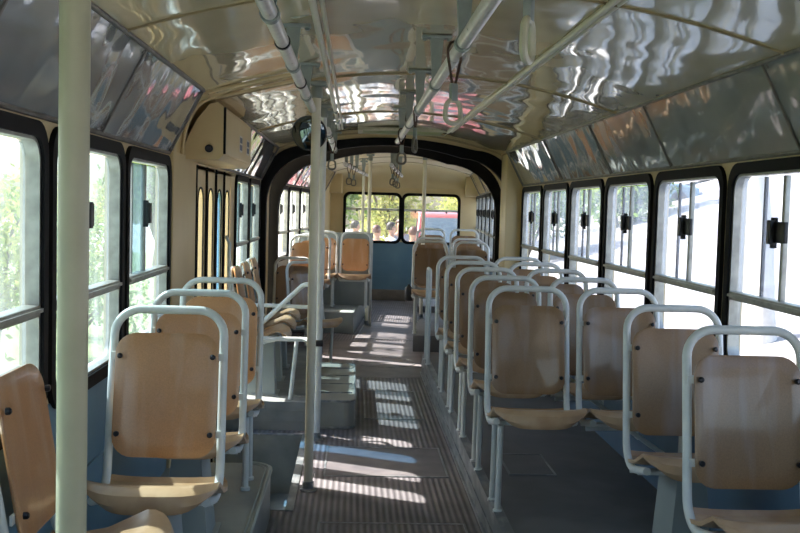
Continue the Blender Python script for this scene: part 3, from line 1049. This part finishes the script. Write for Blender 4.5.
# around and behind the joint
place(low_dark, FF, -0.90, 9.78, 0.0, 0, 'low dark brown plywood seat in the joint, beside the left black arch', 'low seats in the joint', True)
place(low_dark, FF, -0.72, 9.12, 0.0, PI / 5, 'low dark plywood seat before the joint, turned a little to the aisle', 'low seats in the joint', False)
place(slp, RF, -0.88, 0.72, 0.19, 0, 'tan plywood seat in the rear section at left, first behind the joint', 'left seats of the rear section', False)
place(slp, RF, -0.88, 1.38, 0.19, 0, 'tan plywood seat in the rear section at left, second behind the joint', 'left seats of the rear section', False)
place(sll, RF, -0.47, 2.28, 0.20, 0, 'tan plywood seat on left rear box, on the aisle side of the grey partition', 'seats on the rear partition', False)
place(sll, RF, -0.88, 2.28, 0.20, 0, 'tan plywood seat on the raised rear box at left, next to the window', 'seats on the rear partition', False)
for k, (y, dz) in enumerate(((0.62, 0.17), (1.75, 0.17), (3.1, 0.25))):
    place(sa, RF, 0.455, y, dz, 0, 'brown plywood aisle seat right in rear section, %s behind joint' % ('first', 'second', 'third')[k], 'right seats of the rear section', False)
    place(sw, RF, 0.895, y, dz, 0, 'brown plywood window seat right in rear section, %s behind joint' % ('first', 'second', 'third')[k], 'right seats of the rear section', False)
struct('floor_rear_platform', MB().box(0.302, HW, 2.6, 6.0, 0.17, 0.25, 0.004), M['platform'], RF)

# grey partition behind the pair of seats on the rear box
root = tag(empty('partition', RF, (-0.72, 2.44, 0.0)), 'grey sheet partition behind the pair of seats on the left rear box', 'partition')
MB().box(-0.50, 0.44, 0.0, 0.02, 0.25, 1.155, 0.006).build('panel', M['greypaint'], root)
MB().box(0.425, 0.455, -0.01, 0.03, 0.0, 1.165, 0.004).build('end_post', M['tube'], root)

# ================================================================ POLES AND RAILS
def make_pole(name, frame, x, y, z0, z1, rad, mat, label, group=None, top=True):
    t = tag(empty(name, frame, (x, y, z0)), label, 'pole', group)
    MB().tube([(0, 0, 0), (0, 0, z1 - z0)], rad, 20).build('tube', mat, t)
    MB().lathe((0, 0, 0), (0, 0, 1), [(0, rad * 1.9), (0.008, rad * 1.9), (0.012, rad * 1.3), (0.045, rad * 1.25), (0.048, rad)], 20).build('floor_flange', M['trimmetal'], t)
    if top:
        m = MB().lathe((0, 0, z1 - z0 - 0.09), (0, 0, 1), [(0, rad), (0.004, rad * 1.3), (0.05, rad * 1.3), (0.06, rad * 1.1)], 16)
        m.box(-0.05, 0.05, -0.035, 0.035, z1 - z0 - 0.03, z1 - z0 - 0.004, 0.006)
        m.build('ceiling_clamp', M['bracket'], t)
    return t
G = 'vertical grab poles'
make_pole('grab_pole', FF, -0.726, 1.5, 0.0, ceil_z(-.728), 0.0222, M['polenear'], 'thick pale green-cream pole very close to the camera, crossing the left windows', G)
make_pole('grab_pole', FF, -0.52, 5.17, 0.0, ceil_z(-.52), 0.0235, M['polepaint'], 'cream grab pole standing in the aisle near the step well, nearer of the central two', G)
make_pole('grab_pole', FF, -0.522, 6.30, 0.0, ceil_z(-.522), 0.0235, M['tube'], 'pale grey grab pole right behind the cream one, past the step well', G)
make_pole('grab_pole', RF, -0.33, 2.58, 0.0, ceil_z(-.33), 0.022, M['polepaint'], 'cream pole beside the rear partition, in front of the left rear window', G)
make_pole('grab_pole', RF, -0.50, 3.9, 0.25, ceil_z(-.50), 0.018, M['polepaint'], 'thin pole on the rear box, left of the thicker cream pole', G)
make_pole('grab_pole', RF, 0.36, 1.95, 0.17, ceil_z(.36), 0.022, M['polepaint'], 'cream pole among the right rear seats, in front of the right rear window', G)

RAIL_Z = 1.975
def make_rail(frame, x, y0, y1, zr, collars, brackets, label, group):
    t = tag(empty('ceiling_handrail', frame, (x, y0, zr)), label, 'handrail', group)
    m = MB().tube([(0, 0, 0), (0, y1 - y0, 0)], 0.0205, 16)
    rail = m.build('rail_tube', M['steel'], t)
    for y in collars:
        MB().lathe((0, y - y0 - 0.02, 0), (0, 1, 0), [(0, 0.0205), (0.004, 0.025), (0.02, 0.025), (0.024, 0.0205)], 16).build('collar', M['bolt'], rail)
    for y in brackets:
        zt = ceil_z(x) - zr
        m = MB()
        m.add([(-0.014, y - y0 - 0.012, 0.01), (0.014, y - y0 - 0.012, 0.01), (0.014, y - y0 + 0.012, 0.01), (-0.014, y - y0 + 0.012, 0.01),
               (-0.026, y - y0 - 0.014, zt - 0.01), (0.026, y - y0 - 0.014, zt - 0.01), (0.026, y - y0 + 0.014, zt - 0.01), (-0.026, y - y0 + 0.014, zt - 0.01)],
              [(0, 3, 2, 1), (4, 5, 6, 7), (0, 1, 5, 4), (1, 2, 6, 5), (2, 3, 7, 6), (3, 0, 4, 7)])
        m.box(-0.060, 0.060, y - y0 - 0.022, y - y0 + 0.022, zt - 0.014, zt - 0.002, 0.003)
        m.lathe((0, y - y0 - 0.02, 0), (0, 1, 0), [(0, 0.026), (0.04, 0.026)], 14)
        for q in (-0.048, 0.048):
            m.lathe((q, y - y0, zt - 0.014), (0, 0, -1), [(0, 0.009), (0.008, 0.008)], 8)
        m.build('bracket', M['bracket'], t)
    return t
make_rail(FF, -0.540, 2.15, 5.12, RAIL_Z, [2.18, 3.05, 4.05], [2.6, 3.55, 4.5], 'bright metal overhead handrail on the left, ending at the central poles', 'overhead handrails')
make_rail(FF, -0.006, -0.6, 7.5, RAIL_Z, [1.6, 7.45], [0.9, 1.95, 2.95, 3.96, 4.96, 5.9, 6.85], 'bright metal overhead handrail right of the aisle centre, holding the nearest straps', 'overhead handrails')
make_rail(FF, -0.500, 6.5, 9.0, RAIL_Z, [7.0, 8.9], [6.8, 7.6, 8.7], 'short overhead handrail beyond the central poles, before the black arch', 'overhead handrails')
make_rail(RF, -0.47, 0.5, 4.2, 1.93, [1.5, 3.0], [0.7, 1.4, 2.2, 3.4], 'left overhead handrail in the rear section', 'overhead handrails')
make_rail(RF, 0.02, 0.5, 4.2, 1.93, [1.5, 3.0], [0.7, 1.3, 2.1, 3.4], 'right overhead handrail in the rear section', 'overhead handrails')

# hanging straps
def make_strap(mat_h, L=0.11, rr=0.0185):
    t = empty('hanging_strap')
    # leather loop around the rail (origin = rail axis), running down to the clip
    path = [(0.0, 0, -L)] + [(rr * 1.25 * math.cos(a), 0, rr * 1.25 * math.sin(a)) for a in [-0.35 * PI + (1.7 * PI) * k / 14 for k in range(15)]] + [(-0.0, 0, -L)]
    path = [(0.004, 0, -L), (0.024, 0, -0.02), (0.026, 0, 0.006), (0.015, 0, 0.024), (0, 0, 0.028), (-0.015, 0, 0.024), (-0.026, 0, 0.006), (-0.024, 0, -0.02), (-0.004, 0, -L)]
    MB().tube(path, 0.0045, 8).build('strap_loop', M['leather'], t)
    c = MB().box(-0.012, 0.012, -0.008, 0.008, -L - 0.045, -L + 0.01, 0.003).build('clip', M['bracket'], t)
    hp = fillet([(-0.032, 0, -L - 0.112), (0.032, 0, -L - 0.112), (0.024, 0, -L - 0.042), (-0.024, 0, -L - 0.042)], 0.023, 6, closed=True)
    MB().tube(hp, 0.0075, 10, closed=True).build('handle', mat_h, t)
    return t
s1 = make_strap(M['handle'])
s2 = make_strap(M['handledark'], 0.09)
index_kids()
def strap(root, frame, x, y, z, rz, label, first=False):
    o = root if first else copy_tree(root)
    o.matrix_world = frame @ Matrix.Translation((x, y, z)) @ Matrix.Rotation(rz, 4, 'Z')
    tag(o, label, 'hanging strap', 'hanging straps')
strap(s1, FF, -0.016, 1.76, RAIL_Z, 1.15, 'pale hanging strap handle nearest the camera, at the top edge right of centre', True)
strap(s1, FF, -0.016, 3.1, RAIL_Z, 0.5, 'pale hanging strap on brown loop, second from camera on the right rail')
strap(s2, FF, -0.016, 5.1, RAIL_Z, 1.2, 'hanging strap third from camera on the right rail, seen edge-on', True)
strap(s2, FF, -0.016, 6.55, RAIL_Z, 0.3, 'dark hanging strap fourth on the right rail, in front of the black arch')
strap(s2, FF, -0.500, 7.9, RAIL_Z, 0.2, 'dark hanging strap right beside the central poles')
for k, (x, y) in enumerate(((-0.47, 1.1), (-0.47, 1.75), (0.02, 0.9), (0.02, 1.7), (0.02, 2.5))):
    strap(s2, RF, x, y, 1.93, 0.35 + 0.2 * (k % 2), ['dark strap on left rail of the rear section, nearer one', 'dark strap on left rail of the rear section, farther one', 'dark strap on right rail of the rear section, nearest of three', 'dark strap on right rail of the rear section, middle of three', 'dark strap on right rail of the rear section, farthest of three'][k])

# thin grab rail and end rails of the side-facing seats
root = tag(empty('end_rail', FF, (-0.522, 6.30, 0.0)), 'pale bent tube rail from the central pole down beside the side-facing seats', 'seat end rail')
MB().tube(fillet([(-0.02, 0.0, 0.985), (-0.10, 0.06, 0.985), (-0.37, 0.20, 0.72), (-0.62, 0.25, 0.55)], [0, 0.08, 0.08, 0], 6), 0.0155, 12).build('sloping_tube', M['tube'], root)
m = MB().tube([(-0.02, 0.1, 0.835), (-0.65, 0.22, 0.835)], 0.0125, 10)
m.build('upper_tube', M['tube'], root)
m = MB().tube(fillet([(-0.65, 0.22, 0.61), (-0.08, 0.22, 0.61), (-0.01, 0.02, 0.62)], [0, 0.06, 0], 5), 0.0155, 12)
m.build('lower_tube', M['tube'], root)
MB().tube([(-0.15, 0.3, 0.61), (-0.19, 0.34, 0.19)], 0.0135, 10).build('leg', M['tube'], root)
MB().box(-0.035, 0.03, -0.03, 0.03, 0.60, 0.64, 0.006).build('clamp', M['bolt'], root)

root = tag(empty('guard_hoop', FF, (0.335, 8.35, 0.17)), 'low pale tube hoop at the kerb behind the last right aisle seat', 'guard hoop')
MB().tube(fillet([(0, 0, 0), (0.0, 0, 0.80), (0.0, 0.28, 0.80), (0, 0.28, 0)], [0, .05, .05, 0], 6), 0.0142, 12).build('tube', M['tube'], root)
for y in (0, .28):
    MB().lathe((0, y, 0), (0, 0, 1), [(0, 0.024), (0.01, 0.024), (0.013, 0.015)], 12).build('foot', M['tube'], root)

# convex mirror on the central pole
root = tag(empty('convex_mirror', FF, (-0.56, 5.30, 1.865)), 'round dark-rimmed convex mirror mounted behind the cream central pole', 'mirror')
m = MB().lathe((0, 0, 0), (-0.12, -1, -0.25), [(-0.03, 0.05), (-0.01, 0.088), (0.0, 0.094), (0.008, 0.092), (0.009, 0.086)], 36)
m.build('rim', M['black'], root)
m = MB().lathe((0, 0, 0), (-0.12, -1, -0.25), [(0.004, 0.086)] + [(0.009 + 0.016 * (1 - (q / 8) ** 2), 0.0855 * q / 8) for q in range(8, -1, -1) if q > 0] + [(0.0251, 0.001)], 36)
m.build('mirror_glass', M['mirror'], root)
MB().tube([(0.01, 0.02, 0.0), (0.045, -0.05, 0.03), (0.045, -0.10, 0.03)], 0.007, 8).build('mirror_arm', M['bracket'], root)

# door mechanism box above the folding door
root = tag(empty('door_mechanism_box', FF, (-1.04, 5.02, 1.70)), 'cream steel box above the left folding door with two small stickers', 'equipment box')
prof = [(-0.13, 0.0), (0.045, 0.0), (0.07, 0.025), (0.07, 0.255), (0.04, 0.285), (0.0, 0.275), (-0.06, 0.20), (-0.10, 0.12), (-0.13, 0.05)]
MB().prism([(x, 0, z) for x, z in prof], (0, 1.28, 0)).build('housing', M['cream'], root)
d_ = MB().box(0.070, 0.078, 0.04, 1.22, 0.03, 0.235, 0.003).build('cover_plate', M['cream'], root)
MB().box(0.069, 0.079, 0.0, 0.025, 0.03, 0.26).build('gap_strip', M['rubber'], root)
for k in (0.62, 0.98):
    MB().box(0.078, 0.0795, k, k + 0.13, 0.075, 0.165).build('sticker', M['stickerwhite'], d_)
    m = MB()
    m.box(0.0795, 0.0805, k + 0.015, k + 0.055, 0.125, 0.155).box(0.0795, 0.0805, k + 0.07, k + 0.115, 0.125, 0.155)
    m.box(0.0795, 0.0805, k + 0.015, k + 0.055, 0.085, 0.115).box(0.0795, 0.0805, k + 0.07, k + 0.115, 0.085, 0.115)
    m.build('sticker_print', M['sticker'], d_)
MB().lathe((0.0, 0, 0.055), (0, -1, 0), [(0, 0.020), (0.01, 0.020), (0.014, 0.012), (0.02, 0.012)], 16).build('lock_knob', M['bolt'], root)

# black pouch hung on the first rear aisle seat
root = tag(empty('canister', RF, (0.235, 0.60, 0.50)), 'small black canister hanging on the first rear aisle seat frame', 'canister')
MB().lathe((0, 0, 0), (0, 0, 1), [(0, 0.028), (0.012, 0.042), (0.13, 0.042), (0.15, 0.028), (0.16, 0.012), (0.175, 0.012)], 16).build('canister_body', M['black'], root)
MB().box(0.02, 0.062, -0.01, 0.01, 0.08, 0.11).build('clip', M['bracket'], root)

# ================================================================ OUTSIDE
GZ = -0.6
m = MB().box(-60, 3.2, -30, 90, GZ - 0.1, GZ)
struct('ground', m, M['paving'], WF)
m = MB()
vs, fs = [], []
for i, x in enumerate((3.2, 8, 14, 22, 34, 60)):
    z = GZ + (x - 3.2) * 0.29 - (0.004 * max(0, x - 22) ** 2)
    vs += [(x, -30, z), (x, 90, z)]
for i in range(5):
    fs.append((2 * i, 2 * i + 2, 2 * i + 3, 2 * i + 1))
m.add(vs, fs)
struct('ground_slope', m, M['slope'], WF)
def slope_z(x):
    return GZ + max(0, x - 3.2) * 0.29
struct('ground_grass_left', MB().box(-30, -2.6, -8, 40, GZ, GZ + 0.03), M['grass'], WF)

rnd = random.Random(3)
def leaf_cloud(n, cfun, size, rn):
    m = MB()
    for _ in range(n):
        c = cfun(rn)
        a = Vector((rn.gauss(0, 1), rn.gauss(0, 1), rn.gauss(0, 1))).normalized()
        b = a.cross(Vector((rn.gauss(0, 1), rn.gauss(0, 1), rn.gauss(0, 1)))).normalized()
        s_ = size * rn.uniform(0.6, 1.4)
        c = Vector(c)
        m.v += [c - a * s_, c + b * s_ * 0.45, c + a * s_, c - b * s_ * 0.45]
        k = len(m.v) - 4
        m.f.append((k, k + 1, k + 2, k + 3))
    return m
def make_plant(name, h, w, nleaf, size, mat, bark, trunk_h, rn, clumps=9):
    t = empty(name)
    m = MB()
    m.tube([(0, 0, -0.1), (rn.uniform(-.05, .05), 0.03, trunk_h * 0.5), (rn.uniform(-.1, .1), 0, trunk_h), (0, 0, h * 0.8)], [0.035 * h, 0.028 * h, 0.022 * h, 0.006 * h], 8)
    cs = []
    for k in range(clumps):
        a = 2 * PI * k / clumps + rn.uniform(-.4, .4)
        rr = w * rn.uniform(0.15, 0.6)
        zc = trunk_h + (h - trunk_h) * rn.uniform(0.1, 0.85)
        c = Vector((rr * math.cos(a), rr * math.sin(a), zc))
        cs.append((c, w * rn.uniform(0.28, 0.5)))
        m.tube([(0, 0, trunk_h * rn.uniform(0.5, 1.0)), c * 0.6 + Vector((0, 0, zc * 0.3)), c], [0.012 * h, 0.008 * h, 0.003 * h], 6)
    m.build('trunk', bark, t)
    def cf(rn_):
        c, rr = cs[rn_.randrange(len(cs))]
        d = Vector((rn_.gauss(0, 1), rn_.gauss(0, 1), rn_.gauss(0, 1) * 0.8)).normalized() * rr * rn_.random() ** 0.4
        return c + d
    leaf_cloud(nleaf, cf, size, rn).build('foliage', mat, t, smooth=False)
    return t
sh = make_plant('shrub', 2.6, 1.2, 2600, 0.055, M['leafyellow'], M['barkdark'], 0.5, rnd, 12)
sh2 = make_plant('shrub', 2.3, 1.3, 2600, 0.05, M['leaf'], M['barkdark'], 0.4, rnd, 12)
tr = make_plant('tree', 6.5, 2.6, 4200, 0.13, M['leaf'], M['barkdark'], 1.4, rnd, 16)
tr2 = make_plant('tree', 6.0, 2.4, 4200, 0.12, M['leafyellow'], M['barkdark'], 1.2, rnd, 16)
index_kids()
def put(root, x, y, z, rz, sc, label, cat, group, used=set()):
    o = root if root.name not in used else copy_tree(root)
    used.add(root.name)
    o.matrix_world = Matrix.Translation((x, y, z)) @ Matrix.Rotation(rz, 4, 'Z') @ Matrix.Scale(sc, 4)
    tag(o, label, cat, group)
for k, (p, x, y, s_, lb) in enumerate([
    (sh, -3.6, 7.2, 0.85, 'sunlit yellow-green shrub outside the front left window'), (sh2, -4.6, 8.8, 0.9, 'green shrub behind the yellow-green ones outside the left windows'),
    (sh, -3.7, 10.4, 0.9, 'yellow-green shrub seen through the second left window'), (sh2, -3.6, 12.9, 0.95, 'green shrub seen through the third left window'),
    (sh, -4.3, 15.2, 1.0, 'yellow-green shrub farthest along the left side of the bus'), (sh2, -6.8, 11.5, 1.2, 'taller green shrub in the second row outside the left windows')]):
    put(p, x, y, GZ, k * 1.3, s_, lb, 'shrub', 'shrubs outside the left windows')
for k, (p, x, y, s_, lb) in enumerate([
    (tr, -1.4, 27.5, 0.9, 'green tree behind the left rear window'), (tr2, 1.2, 33.0, 0.8, 'yellowish tree behind the left rear window, farther right'),
    (tr, 5.0, 29, 0.8, 'green tree between the two rear windows'), (tr2, 4.4, 36, 0.9, 'yellowish tree behind the red van'),
    (tr, -6.0, 31, 0.9, 'green tree seen past the left side of the rear wall'), (tr, 9.5, 34, 1.0, 'green tree to the right behind the red van')]):
    put(p, x, y, GZ, k * 0.9, s_, lb, 'tree', 'trees behind the rear windows')
for k, (x, y, s_) in enumerate([(30, 60, 1.5), (24, 75, 1.6), (36, 45, 1.4), (15, 72, 1.3)]):
    put(tr, x, y, slope_z(min(x, 22)) - 0.5, k, s_, ['green tree high on the slope outside the right windows', 'green tree at the far end of the slope, farther back', 'green tree high on the slope, nearest the camera side', 'green tree at the foot of the far slope'][k], 'tree', 'trees on the right-hand slope')
# pale trunk outside the near right window
root = tag(empty('tree', WF, (5.05, 12.1, slope_z(5.05) - 0.05)), 'pale thick tree trunk outside the nearest full right window', 'tree')
m = MB().tube([(0.05, 0, 0), (0.03, 0, 0.5), (0.0, 0, 1.2), (-0.10, 0.05, 2.2), (-0.22, 0.1, 3.4), (-0.3, 0.1, 5)], [0.17, 0.13, 0.12, 0.11, 0.10, 0.08], 14)
m.build('trunk', M['bark'], root)
m = MB().tube([(-0.10, 0.05, 2.3), (0.3, 0.3, 3.2), (0.8, 0.4, 4.3)], [0.07, 0.05, 0.03], 10)
m.build('branch', M['bark'], root)
leaf_cloud(1500, lambda q: (q.gauss(0, 1.1), q.gauss(0, 1.1), 5.2 + q.gauss(0, 0.6)), 0.09, rnd).build('foliage', M['leaf'], root, smooth=False)

# cars
def make_car(name, x, y, z, rz, paint, label, van=False, sc=1.0):
    t = tag(empty(name, WF, (x, y, z), rz), label, 'van' if van else 'car')
    L, W = (4.8, 1.85) if van else (4.3, 1.7)
    if van:
        low_ = [(-2.4, .35), (2.4, .35), (2.4, 1.0), (2.2, 1.12), (-2.05, 1.12), (-2.4, .95)]
        up = [(-2.0, 1.10), (-1.35, 1.95), (-1.1, 2.02), (2.2, 2.02), (2.38, 1.10)]
    else:
        low_ = [(-2.15, .28), (2.15, .28), (2.15, .80), (1.9, .92), (-1.2, .92), (-2.05, .75)]
        up = [(-1.1, .90), (-.5, 1.38), (1.0, 1.40), (1.75, .90)]
    m = MB().prism([(-W / 2, a * sc, b) for a, b in low_], (W, 0, 0))
    bm = bmesh.new()
    body = m.build('body', paint, t)
    bv = body.modifiers.new('bevel', 'BEVEL'); bv.width = 0.07; bv.segments = 3
    m = MB()
    n = len(up)
    a = [(-W / 2 + 0.04, p, q) if q < 1.2 else (-W / 2 + 0.16, p, q) for p, q in up]
    b = [(-q[0], q[1], q[2]) for q in a]
    m.add(a + b, [tuple(range(n)), tuple(range(n, 2 * n))[::-1]] + [(i, (i + 1) % n, (i + 1) % n + n, i + n) for i in range(n)])
    cab = m.build('cabin', paint, t)
    bv = cab.modifiers.new('bevel', 'BEVEL'); bv.width = 0.05; bv.segments = 3
    # windscreen following the front slope
    p0, p1 = Vector((0, up[0][0], up[0][1])), Vector((0, up[1][0], up[1][1]))
    d = (p1 - p0)
    nrm = Vector((0, -d.z, d.y)).normalized()
    q0, q1 = p0 + d * 0.10 + nrm * 0.012, p0 + d * 0.88 + nrm * 0.012
    w0, w1 = W / 2 - 0.14, W / 2 - 0.24
    MB().prism([(-w0, q0.y, q0.z), (w0, q0.y, q0.z), (w1, q1.y, q1.z), (-w1, q1.y, q1.z)], nrm * 0.015).build('windscreen', M['carglass'], cab)
    for sx in (-1, 1):
        zt = up[1][1] - 0.12
        m = MB().prism([(sx * (W / 2 - 0.035), up[0][0] + 0.35, up[0][1] + 0.06), (sx * (W / 2 - 0.035), up[-1][0] - 0.25, up[0][1] + 0.06), (sx * (W / 2 - 0.135), up[-2][0] - 0.1, zt), (sx * (W / 2 - 0.135), up[1][0] + 0.1, zt)], (sx * 0.012, 0, 0.0))
        m.build('side_window', M['carglass'], cab)
        for yy in (-1.35, 1.35):
            MB().lathe((sx * (W / 2 - 0.09), yy, 0.32), (sx, 0, 0), [(-0.1, 0.30), (0.08, 0.32), (0.1, 0.29), (0.1, 0.17), (0.09, 0.05)], 20).build('wheel', M['tyre'], t)
        MB().lathe((sx * (W / 2 - 0.3), low_[-1][0] + 0.03, low_[-1][1] - 0.12), (0, -1, 0), [(0, 0.10), (0.03, 0.09), (0.04, 0.05)], 16).build('headlight', M['steel'], t)
    return t
make_car('van', 2.28, 25.0, GZ, 0, M['red'], 'red van with a sloping windscreen seen through the right rear window', van=True)
cx = 9.2
make_car('car', 11.4, 39, slope_z(11.4), 1.2, M['bluecar'], 'blue-grey car parked on the slope outside the right windows')
make_car('car', 15.6, 45, slope_z(15.6), 1.3, M['darkcar'], 'dark car parked higher on the slope outside the right windows')

# people behind the bus
def skin_obj(name, verts, edges, radii, mat, parent, root=0, sub=2):
    me = bpy.data.meshes.new(name)
    me.from_pydata(verts, edges, [])
    o = bpy.data.objects.new(name, me)
    COL.objects.link(o)
    o.parent = parent
    me.materials.append(mat)
    md = o.modifiers.new('skin', 'SKIN')
    md.use_smooth_shade = True
    sv = me.skin_vertices[0].data
    for i, rr in enumerate(radii):
        sv[i].radius = rr if isinstance(rr, tuple) else (rr, rr)
    sv[root].use_root = True
    o.modifiers.new('sub', 'SUBSURF').levels = sub
    o.modifiers['sub'].render_levels = sub
    return o
def make_person(x, y, h, rz, shirt, hair, label):
    t = tag(empty('person', WF, (x, y, GZ), rz), label, 'person', 'people behind the bus')
    k = h / 1.75
    V = [(0, 0, .95), (0, .01, 1.15), (0, .01, 1.36), (0, 0, 1.47), (0, -.01, 1.54), (0, -.02, 1.63), (0, -.015, 1.71),
         (-.17, 0, 1.40), (-.22, .02, 1.13), (-.24, -.06, .90), (-.24, -.10, .80), (.17, 0, 1.40), (.22, .02, 1.13), (.24, -.06, .90), (.24, -.10, .80),
         (-.09, 0, .90), (-.10, -.02, .50), (-.10, .02, .09), (-.11, -.14, .04), (.09, 0, .90), (.10, -.02, .50), (.10, .02, .09), (.11, -.14, .04)]
    E_ = [(0, 1), (1, 2), (2, 3), (3, 4), (4, 5), (5, 6), (2, 7), (7, 8), (8, 9), (9, 10), (2, 11), (11, 12), (12, 13), (13, 14), (0, 15), (15, 16), (16, 17), (17, 18), (0, 19), (19, 20), (20, 21), (21, 22)]
    R_ = [(.14, .10), (.12, .09), (.15, .10), .06, .06, (.085, .10), (.07, .085), .06, .042, .032, .028, .06, .042, .032, .028, .085, .06, .04, .035, .085, .06, .04, .035]
    V = [tuple(c * k for c in q) for q in V]
    sc = lambda q, f: (q * f * k) if not isinstance(q, tuple) else tuple(c * f * k for c in q)
    skin_obj('body', V, E_, [sc(q, 1) for q in R_], M['skin'], t)
    ids = [0, 1, 2, 7, 8, 11, 12]
    ed = [(0, 1), (1, 2), (2, 3), (3, 4), (2, 5), (5, 6)]
    skin_obj('shirt', [V[i] for i in ids], ed, [sc(R_[i], 1.18) for i in ids], shirt, t)
    ids = [0, 15, 16, 17, 19, 20, 21]
    ed = [(0, 1), (1, 2), (2, 3), (0, 4), (4, 5), (5, 6)]
    skin_obj('trousers', [V[i] for i in ids], ed, [sc(R_[i], 1.17) for i in ids], M['trousers'], t)
    m = MB()
    bm = bmesh.new()
    bmesh.ops.create_uvsphere(bm, u_segments=20, v_segments=12, radius=1)
    bmesh.ops.delete(bm, geom=[q for q in bm.verts if q.co.z < -0.62 or (q.co.y < -0.30 and q.co.z < 0.45)], context='VERTS')
    bm.verts.index_update()
    m.add([(q.co.x * .092 * k, (q.co.y * .108 + 0.005) * k, (1.665 + q.co.z * .115) * k) for q in bm.verts], [[q.index for q in f.verts] for f in bm.faces])
    bm.free()
    m.build('hair', hair, t)
    m = MB()
    m.add([(0, -.118 * k, 1.655 * k), (-.014 * k, -.10 * k, 1.61 * k), (.014 * k, -.10 * k, 1.61 * k), (0, -.142 * k, 1.617 * k)], [(0, 1, 3), (0, 3, 2), (1, 2, 3), (0, 2, 1)])
    for sx in (-1, 1):
        m.lathe((sx * .088 * k, .005, 1.635 * k), (sx, 0, 0), [(-.01, .014 * k), (.006, .022 * k), (.012, .012 * k)], 10)
    m.build('nose_and_ears', M['skin'], t)
    return t
for a in [(0.02, 21.5, 1.76, 2.2, M['shirt'], M['hair'], 'person with dark hair in a white shirt at the left in the left rear window'),
          (0.45, 20.2, 1.70, 2.5, M['shirt'], M['hairbrown'], 'person with brown hair and pale shirt beside the cream pole, left rear window'),
          (0.76, 20.6, 1.76, 1.9, M['shirt'], M['hair'], 'person with dark hair in a white shirt at the right of the left rear window'),
          (1.02, 22.6, 1.80, 0.2, M['shirtgrey'], M['hairbrown'], 'taller person in grey standing farther back, seen through the right rear window'),
          (1.14, 19.4, 1.70, 2.9, M['shirtpink'], M['hairbrown'], 'person with reddish brown hair, back turned, in the right rear window')]:
    make_person(*a)
